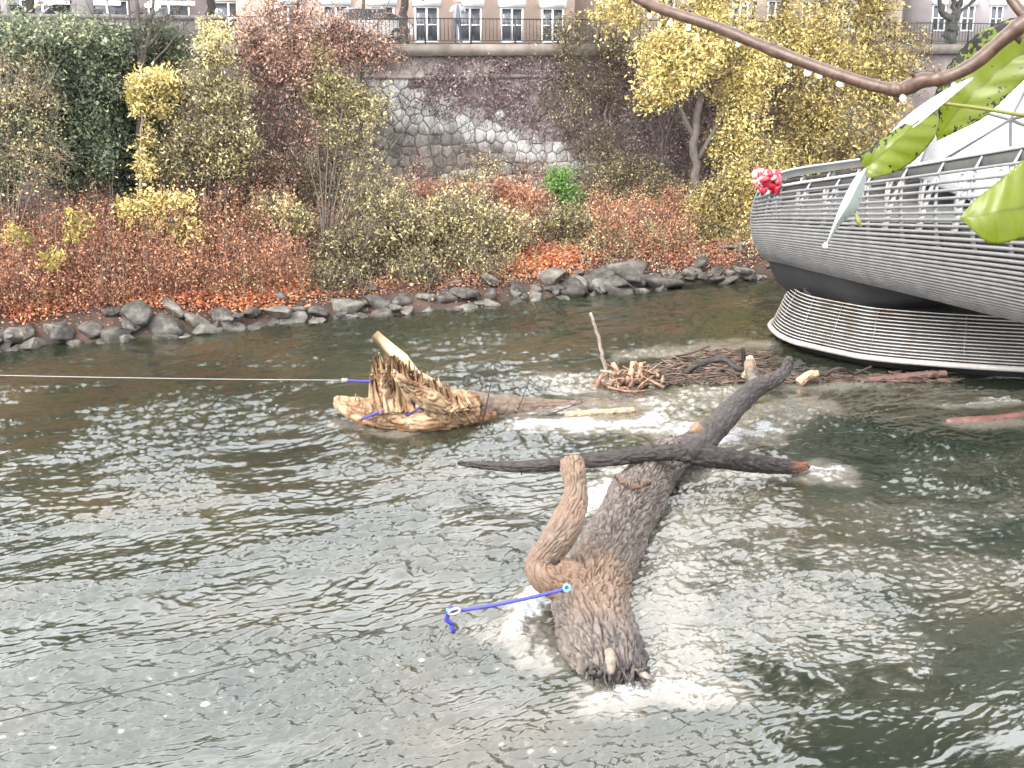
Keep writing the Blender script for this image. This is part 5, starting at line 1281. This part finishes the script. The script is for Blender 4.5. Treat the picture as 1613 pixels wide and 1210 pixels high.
# ================================================================== people and cars on the quay
def skin_mesh(name, pts, edges, rad, root=0, levels=2):
    me = bpy.data.meshes.new(name); me.from_pydata([tuple(p) for p in pts], edges, [])
    ob = bpy.data.objects.new(name, me); COL.objects.link(ob)
    md = ob.modifiers.new('skin', 'SKIN'); sb = ob.modifiers.new('sub', 'SUBSURF'); sb.levels = levels; sb.render_levels = levels
    for i, v in enumerate(me.skin_vertices[0].data):
        v.radius = rad[i] if isinstance(rad[i], tuple) else (rad[i], rad[i]); v.use_root = (i == root)
    dg = bpy.context.evaluated_depsgraph_get(); ev = ob.evaluated_get(dg)
    m2 = bpy.data.meshes.new_from_object(ev); bpy.data.objects.remove(ob)
    m2.polygons.foreach_set('use_smooth', np.ones(len(m2.polygons), bool))
    return m2
M['jeans'] = surf('blue jeans', [(.07, .085, .12), (.12, .14, .19)], 8, .9, .2)
M['sweater'] = surf('grey blue sweater', [(.20, .22, .30), (.28, .30, .38)], 8, .9, .2)
M['jacket'] = surf('white jacket', [(.72, .71, .72), (.8, .79, .8)], 4, .8, .2)
M['skin'] = surf('skin', [(.42, .25, .19), (.48, .30, .23)], 5, .6, .05)
M['hair'] = surf('brown hair', [(.05, .03, .02), (.09, .055, .04)], 10, .7, .3)
M['blackplastic'] = surf('black camera', [(.012, .012, .013), (.02, .02, .02)], 5, .4, .05)
def person():
    base = bank(st_of(bankpx(720, 40, TW + .55))[0], TW + .55, ZQ)
    root = tag(empty('person', base), 'person in white jacket and blue jeans at the railing raising a camera', 'person')
    root.rotation_euler = (0, 0, math.atan2(E[1], E[0]))        # local -Y faces the river
    pts = [(0, 0, .93), (0, 0, 1.12), (0, 0, 1.32), (0, .01, 1.46), (0, 0, 1.53), (0, -.02, 1.62), (0, -.01, 1.72),
           (-.10, 0, .88), (-.11, -.01, .50), (-.12, .03, .09), (-.12, -.12, .035), (.10, 0, .88), (.13, -.02, .50), (.17, .03, .09), (.18, -.12, .035),
           (-.19, 0, 1.42), (-.33, -.10, 1.24), (-.12, -.27, 1.50), (-.06, -.27, 1.58), (.19, 0, 1.42), (.33, -.10, 1.24), (.12, -.27, 1.50), (.06, -.27, 1.58)]
    ed = [(0, 1), (1, 2), (2, 3), (3, 4), (4, 5), (5, 6), (0, 7), (7, 8), (8, 9), (9, 10), (0, 11), (11, 12), (12, 13), (13, 14), (3, 15), (15, 16), (16, 17), (17, 18), (3, 19), (19, 20), (20, 21), (21, 22)]
    rad = [(.15, .11), (.145, .105), (.17, .115), (.11, .09), .055, (.085, .10), (.07, .085), .085, .062, .045, .04, .085, .062, .045, .04, .075, .055, .042, .035, .075, .055, .042, .035]
    me = skin_mesh('body', pts, ed, rad)
    for m in ('skin', 'jeans', 'sweater', 'jacket', 'hair', 'blackplastic'): me.materials.append(M[m])
    for p in me.polygons:
        x, y, z = p.center
        if z < .07: k = 5
        elif z < .97: k = 1
        elif z > 1.50 and abs(x) < .11 and y > -.2: k = 4 if (z > 1.68 or (y > .03 and z > 1.56)) else 0
        elif y < -.19 and z > 1.47: k = 0
        elif abs(x) > .11 or y > .04: k = 3
        else: k = 2
        p.material_index = k
    b = link('body', me, root, loc=(0, 0, 0))
    for sx in (-1, 1):       # fingers round the camera
        for j in range(4):
            P = np.array([(sx * .07, -.28, 1.60 - j * .018), (sx * .05, -.335, 1.61 - j * .018), (sx * .015, -.345, 1.61 - j * .018)])
            V, F = tube(spline(P, 6), .009, 6); mk('finger', V, F, M['skin'], root, smooth=True, loc=(0, 0, 0))
    mb = MB(); mb.box((0, -.25, 1.62), (.065, 0, 0), (0, .03, 0), (0, 0, .045)); mb.build('camera_body', M['blackplastic'], root, loc=(0, 0, 0))
    mb = MB()                                              # open jacket flaps
    for sx in (-1, 1):
        mb.add([(sx * .06, -.125, 1.45), (sx * .18, -.07, 1.42), (sx * .19, -.06, .95), (sx * .10, -.13, .95), (sx * .06, -.105, 1.44), (sx * .18, -.05, 1.41), (sx * .19, -.04, .95), (sx * .10, -.11, .95)], np.array([[0, 1, 2, 3], [7, 6, 5, 4], [0, 3, 7, 4], [1, 5, 6, 2], [3, 2, 6, 7]]))
    mb.build('jacket_flap', M['jacket'], root, loc=(0, 0, 0))
person()
M['tyre'] = surf('tyre', [(.015, .015, .015), (.03, .03, .03)], 8, .9, .1)
M['carwhite'] = surf('white car paint', [(.72, .72, .73), (.78, .78, .79)], 1, .25, .0)
M['cargreen'] = surf('dark green car paint', [(.10, .13, .12), (.14, .17, .16)], 1, .25, .0)
M['carsilver'] = surf('silver car paint', [(.42, .43, .45), (.5, .51, .53)], 1, .25, .0)
def car(label, px, t, paint, flip=1):
    base = bank(st_of(bankpx(px, 40, t))[0], t, ZQ - .02)
    root = tag(empty('parked_car', base), label, 'car', 'cars parked on the quay'); root.rotation_euler = (0, 0, math.atan2(E[1], E[0]))
    prof = [(-2.1, .30), (-2.15, .62), (-2.0, .88), (-1.2, .98), (1.5, .98), (2.0, .85), (2.12, .6), (2.05, .30)]
    def ext(prof, w0, w1, zc):
        V = []; m = len(prof)
        for sgn in (-1, 1):
            for x, z in prof: V.append((x * flip, sgn * (w0 if z < zc else w1), z))
        F4 = [[i, (i + 1) % m, m + (i + 1) % m, m + i] for i in range(m)]
        return V, F4, m
    V, F4, m = ext(prof, .86, .80, .9)
    bm = bmesh.new(); vs = [bm.verts.new(v) for v in V]
    for f in F4: bm.faces.new([vs[i] for i in f])
    bm.faces.new([vs[i] for i in range(m)][::-1]); bm.faces.new([vs[m + i] for i in range(m)])
    bmesh.ops.recalc_face_normals(bm, faces=bm.faces); bmesh.ops.bevel(bm, geom=bm.edges[:], offset=.05, segments=2, affect='EDGES')
    me = bpy.data.meshes.new('body'); bm.to_mesh(me); bm.free(); me.materials.append(M[paint]); link('body', me, root, loc=(0, 0, 0))
    cab = [(-1.15, .97), (-.55, 1.42), (.95, 1.42), (1.75, .97)]
    def cabin(name, pts, w0, w1, mat):
        V, F4, m = ext(pts, w0, w1, 1.2); bm = bmesh.new(); vs = [bm.verts.new(v) for v in V]
        for f in F4: bm.faces.new([vs[i] for i in f])
        bm.faces.new([vs[i] for i in range(m)][::-1]); bm.faces.new([vs[m + i] for i in range(m)])
        bmesh.ops.recalc_face_normals(bm, faces=bm.faces); bmesh.ops.bevel(bm, geom=bm.edges[:], offset=.03, segments=2, affect='EDGES')
        me = bpy.data.meshes.new(name); bm.to_mesh(me); bm.free(); me.materials.append(mat); link(name, me, root, loc=(0, 0, 0))
    cabin('side_windows', cab, .79, .62, M['glass'])
    cabin('roof', [(-.62, 1.41), (-.5, 1.47), (.9, 1.47), (1.02, 1.41)], .66, .62, M[paint])
    mb = MB()
    for x in (-.1,):
        for sy in (-1, 1): mb.box((x * flip, sy * .715, 1.19), (.04, 0, 0), (0, .03, -.0), (0, sy * -.09, .22))
    mb.build('pillar', M[paint], root, loc=(0, 0, 0))
    for x in (-1.3, 1.35):
        for sy in (-1, 1):
            a = np.linspace(0, 2 * np.pi, 21)[:-1]; mb = MB()
            mb.tube(np.array([(x * flip, sy * .68, .32), (x * flip, sy * .88, .32)]), .32, 18); w = mb.build('wheel', M['tyre'], root, loc=(0, 0, 0))
            mb = MB(); mb.tube(np.array([(x * flip, sy * .86, .32), (x * flip, sy * .895, .32)]), .19, 14); h = mb.build('rim', M['galv'], w, loc=(0, 0, 0))
    for sy in (-.6, .6):
        mb = MB(); mb.box((-2.11 * flip, sy, .70), (.06, 0, 0), (0, .17, 0), (0, 0, .07)); mb.build('headlight', M['whiteplastic'], root, loc=(0, 0, 0))
        mb = MB(); mb.box((2.07 * flip, sy, .74), (.05, 0, 0), (0, .14, 0), (0, 0, .08)); mb.build('tail_light', M['red'], root, loc=(0, 0, 0))
car('white parked car seen through the railing left of the person', 568, TW + 4.2, 'carwhite')
car('dark green car on the quay above the evergreen shrubs', 106, TW + 4.5, 'cargreen')
car('silver car on the quay at the far left edge', -10, TW + 4.6, 'carsilver')

# ================================================================== wet twig with leaves close to the camera
M['twigbark'] = barkmat('wet brown twig', (.035, .016, .009), (.07, .036, .022), (.12, .07, .045), (.4, .3, .2)); 
pb = [x for x in M['twigbark'].node_tree.nodes if x.type == 'BSDF_PRINCIPLED'][0]; pb.inputs['Roughness'].default_value = .42
for x in M['twigbark'].node_tree.nodes:
    if x.type == 'TEX_NOISE': x.inputs['Scale'].default_value *= 9
    if x.type == 'BUMP': x.inputs['Distance'].default_value = .0012; x.inputs['Strength'].default_value = .35
br = tag(empty('leafy_twig', aty(1640, 20, 1.7)), 'wet brown twig with spotted yellow-green leaves hanging close to the camera', 'branch')
def near_path(P, n):
    W = [np.r_[aty(px, py, Y), rp * Y / FPX] for px, py, Y, rp in P]; return spline(np.array(W), n)
Q = near_path([(960, -30, 2.05, 8.5), (1005, -3, 2.0, 9), (1050, 17, 1.95, 9.5), (1130, 43, 1.9, 10), (1210, 76, 1.85, 10.5), (1300, 110, 1.8, 11), (1370, 133, 1.76, 11), (1412, 141, 1.74, 12), (1432, 137, 1.73, 14), (1452, 127, 1.72, 14), (1490, 122, 1.71, 12), (1535, 100, 1.70, 12.5), (1580, 62, 1.69, 13), (1625, 28, 1.68, 14), (1700, -10, 1.66, 15), (1850, -60, 1.6, 17)], 200)
aa_ = np.arange(200); R0 = Q[:, 3] * (1 + .10 * noise3(aa_ * .17, np.zeros(200), np.zeros(200)) + .16 * np.exp(-((aa_ % 37 - 18) / 1.8) ** 2))
for i_ in (18, 55, 92, 129, 166):
    b0_ = Q[i_, :3]; up_ = np.array([.3 * (-1) ** i_, 0, 1 if i_ % 2 else -1]); P_ = np.array([b0_, b0_ + up_ * Q[i_, 3] * 1.15, b0_ + up_ * Q[i_, 3] * 1.7]); V, F = tube(P_, np.array([.6, .45, .1]) * Q[i_, 3], 7); mk('bud', V, F, M['twigbark'], br, smooth=True, vattr={'bare': np.zeros(len(V))})
V, F = tube(Q[:, :3] , R0 * .86, 16); mk('twig_wood', V, F, M['twigbark'], br, smooth=True, vattr={'bare': np.zeros(len(V))})
Q = near_path([(1622, 32, 1.68, 9), (1600, 8, 1.70, 8), (1575, -30, 1.72, 8)], 14); V, F = tube(Q[:, :3], Q[:, 3], 10); mk('side_twig', V, F, M['twigbark'], br, smooth=True, vattr={'bare': np.zeros(len(V))})
Q = near_path([(1444, 130, 1.72, 7), (1440, 121, 1.72, 4), (1436, 115, 1.715, 1.5)], 8); V, F = tube(Q[:, :3], Q[:, 3], 8); mk('bud', V, F, M['twigbark'], br, smooth=True, vattr={'bare': np.zeros(len(V))})
def drop_mat():
    m, n, l, out = newmat('water drop'); p = n.new('ShaderNodeBsdfPrincipled'); l.new(p.outputs[0], out.inputs[0])
    p.inputs['Transmission Weight'].default_value = .55; p.inputs['Roughness'].default_value = .03; p.inputs['IOR'].default_value = 1.33; p.inputs['Base Color'].default_value = (.95, .96, .97, 1)
    return m
M['drop'] = drop_mat()
for px, py, Y, rp in [(1023, 20, 1.98, 3.5), (1056, 31, 1.94, 4), (1084, 39, 1.92, 4), (1243, 97, 1.84, 4), (1272, 109, 1.82, 5.5), (1291, 115, 1.81, 3.5), (1323, 127, 1.79, 5), (1422, 155, 1.73, 5), (1502, 134, 1.71, 4), (1162, 66, 1.88, 3), (1300, 387, 1.5, 4)]:
    bm = bmesh.new(); bmesh.ops.create_icosphere(bm, subdivisions=2, radius=1)
    for v in bm.verts:
        if v.co.z > 0: v.co.x *= 1 - .35 * v.co.z; v.co.y *= 1 - .35 * v.co.z; v.co.z *= 1.25
    R_ = rp * 1.1 * Y / FPX; py += 5 if py < 130 else 0; bm.transform(Matrix.Translation(aty(px, py, Y)) @ Matrix.Scale(R_, 4)); me = bpy.data.meshes.new('water_drop'); bm.to_mesh(me); bm.free()
    me.polygons.foreach_set('use_smooth', np.ones(len(me.polygons), bool)); me.materials.append(M['drop']); link('water_drop', me, br)
def leaf_surface(name, base, spotc, spots, rough=.35, transl=.55):
    m, n, l, out = newmat(name); g = n.new('ShaderNodeNewGeometry')
    p = n.new('ShaderNodeBsdfPrincipled'); p.inputs['Roughness'].default_value = rough
    a = nz(n, l, g.outputs['Position'], 26, 4, .5); r = ramp(n, [(.3, tuple(x * .78 for x in base)), (.7, base)]); l.new(a.outputs[0], r.inputs[0])
    ve = n.new('ShaderNodeAttribute'); ve.attribute_name = 'vein'
    mv = n.new('ShaderNodeMix'); mv.data_type = 'RGBA'; mv.inputs[7].default_value = (base[0] * .55, base[1] * .6, base[2] * .6, 1); l.new(ve.outputs['Fac'], mv.inputs[0]); l.new(r.outputs[0], mv.inputs[6])
    sp_ = n.new('ShaderNodeAttribute'); sp_.attribute_name = 'spot'
    s1 = nz(n, l, g.outputs['Position'], 130, 3, .55, .2); ad = n.new('ShaderNodeMath'); ad.operation = 'MULTIPLY_ADD'; ad.inputs[1].default_value = 1.9; l.new(s1.outputs[0], ad.inputs[0]); l.new(sp_.outputs['Fac'], ad.inputs[2])
    mr = n.new('ShaderNodeMapRange'); mr.inputs['From Min'].default_value = 1.40; mr.inputs['From Max'].default_value = 1.46; l.new(ad.outputs[0], mr.inputs['Value'])
    ms = n.new('ShaderNodeMix'); ms.data_type = 'RGBA'; ms.inputs[7].default_value = (*spotc, 1); l.new(mr.outputs[0], ms.inputs[0]); l.new(mv.outputs[2], ms.inputs[6])
    l.new(ms.outputs[2], p.inputs['Base Color'])
    t = n.new('ShaderNodeBsdfTranslucent'); l.new(ms.outputs[2], t.inputs[0]); mx = n.new('ShaderNodeMixShader'); mx.inputs[0].default_value = transl
    l.new(p.outputs[0], mx.inputs[1]); l.new(t.outputs[0], mx.inputs[2]); l.new(mx.outputs[0], out.inputs[0])
    return m
M['leafnear'] = leaf_surface('yellow green leaf', (.150, .190, .007), (.006, .004, .002), True)
M['leafwet'] = leaf_surface('pale wet leaf', (.30, .33, .31), (.08, .065, .045), True, .10, .3)  # pale tone stands in for sky gloss on the folded leaf
def big_leaf(left, mid, right, mat, label=None, spotL=0.0, spotR=0.0, n=90, m=12, ser=.012):
    L, Mi, R = [spline(np.array([np.r_[aty(*q)] for q in P]), n) for P in (left, mid, right)]
    rows = []; edge = []; vein = []; sp_ = []
    u = np.linspace(0, 1, n)
    for c in range(-m, m + 1):
        k = abs(c) / m; side = L if c < 0 else R
        P = Mi + (side - Mi) * k
        ln = np.linalg.norm(side - Mi, axis=1)
        nrm = np.array([0, -1, .35]); P = P + nrm * (.045 * ln * math.sin(k * math.pi) + .016 * ln * np.sin(u * 40 - k * 6) + .03 * ln * k * np.sin(u * 9 + k))[:, None]
        if abs(c) == m: P = P + (side - Mi) * (ser * np.sin(u * 150))[:, None]
        rows.append(P)
        vein.append(np.full(n, .9 if c == 0 else 0.0) + .45 * np.clip(np.cos(u * 40 - k * 6) - .90, 0, 1) * 10 * (c != 0) * .75)
        sp_.append(np.full(n, (spotL if c < 0 else spotR)) * sstep(.05, .85, np.full(n, k)))
    V, F = strip(rows); o = mk('leaf', V, F, mat, br, smooth=True, vattr={'vein': np.clip(np.concatenate(vein), 0, 1), 'spot': np.concatenate(sp_)})
    sd_ = o.modifiers.new('thick', 'SOLIDIFY'); sd_.thickness = .0004
    if label: o['label'] = label
    return o
# large spotted leaf behind the twig
big_leaf([(1476, 222, 1.84), (1472, 185, 1.84), (1474, 145, 1.83), (1500, 95, 1.82), (1545, 50, 1.80), (1600, 28, 1.78), (1660, 20, 1.76)],
         [(1476, 222, 1.84), (1492, 196, 1.82), (1522, 160, 1.80), (1556, 128, 1.79), (1590, 98, 1.78), (1625, 75, 1.77), (1665, 22, 1.76)],
         [(1476, 222, 1.84), (1512, 205, 1.80), (1552, 184, 1.78), (1590, 148, 1.77), (1622, 118, 1.76), (1660, 80, 1.76), (1668, 25, 1.76)], M['leafnear'], 'yellow-green leaf with black spots behind the twig', spotL=.55, spotR=.34)
# folded leaf in front
big_leaf([(1352, 245, 1.58), (1375, 228, 1.58), (1402, 210, 1.585), (1430, 192, 1.59), (1455, 175, 1.60), (1474, 160, 1.61)],
         [(1361, 268, 1.58), (1383, 248, 1.575), (1410, 224, 1.575), (1435, 200, 1.58), (1458, 180, 1.59), (1474, 162, 1.61)],
         [(1366, 281, 1.57), (1400, 275, 1.57), (1436, 256, 1.575), (1468, 222, 1.58), (1478, 195, 1.59), (1476, 164, 1.61)], M['leafnear'], 'yellow-green leaf hanging below the twig', spotL=.56, spotR=.22)
big_leaf([(1404, 208, 1.60), (1425, 186, 1.60), (1460, 160, 1.61), (1500, 136, 1.62), (1532, 122, 1.63)],
         [(1404, 209, 1.60), (1432, 195, 1.585), (1466, 168, 1.595), (1503, 142, 1.61), (1532, 123, 1.63)],
         [(1404, 210, 1.60), (1436, 203, 1.58), (1470, 177, 1.59), (1505, 148, 1.605), (1533, 124, 1.63)], M['leafwet'], 'wet folded leaf underside with sky gloss in its pale colour')
big_leaf([(1366, 262, 1.56), (1345, 282, 1.56), (1326, 318, 1.56), (1314, 348, 1.56), (1300, 388, 1.56)],
         [(1366, 263, 1.55), (1352, 290, 1.545), (1336, 322, 1.545), (1318, 352, 1.55), (1300, 389, 1.56)],
         [(1367, 264, 1.56), (1361, 300, 1.555), (1350, 330, 1.555), (1322, 356, 1.56), (1301, 390, 1.56)], M['leafwet'], 'narrow shrivelled pale leaf hanging straight down', spotL=.2, spotR=.2)
big_leaf([(1512, 343, 1.40), (1535, 316, 1.40), (1568, 290, 1.40), (1600, 262, 1.40), (1640, 230, 1.41), (1690, 200, 1.42)],
         [(1512, 343, 1.40), (1545, 340, 1.39), (1580, 332, 1.385), (1620, 325, 1.39), (1660, 300, 1.40), (1692, 203, 1.42)],
         [(1514, 345, 1.40), (1535, 365, 1.39), (1560, 383, 1.385), (1600, 378, 1.385), (1660, 350, 1.40), (1695, 206, 1.42)], M['leafnear'], 'plain yellow-green leaf at the right edge', ser=.02)
M['petiole'] = surf('green leaf stalk', [(.13, .135, .02), (.17, .17, .03)], 30, .5, .0)
for P in [[(1472, 161, 1.60, 2.5), (1540, 170, 1.60, 2.8), (1625, 183, 1.60, 3.2), (1720, 190, 1.62, 3.5)], [(1350, 300, 1.56, 1.2), (1347, 330, 1.56, 1.4), (1352, 348, 1.555, 4), (1356, 358, 1.555, 1.5)], [(1692, 203, 1.42, 3), (1720, 190, 1.5, 3)]]:
    Q = near_path(P, 16); V, F = tube(Q[:, :3], Q[:, 3], 8); mk('leaf_stalk', V, F, M['petiole'], br, smooth=True)
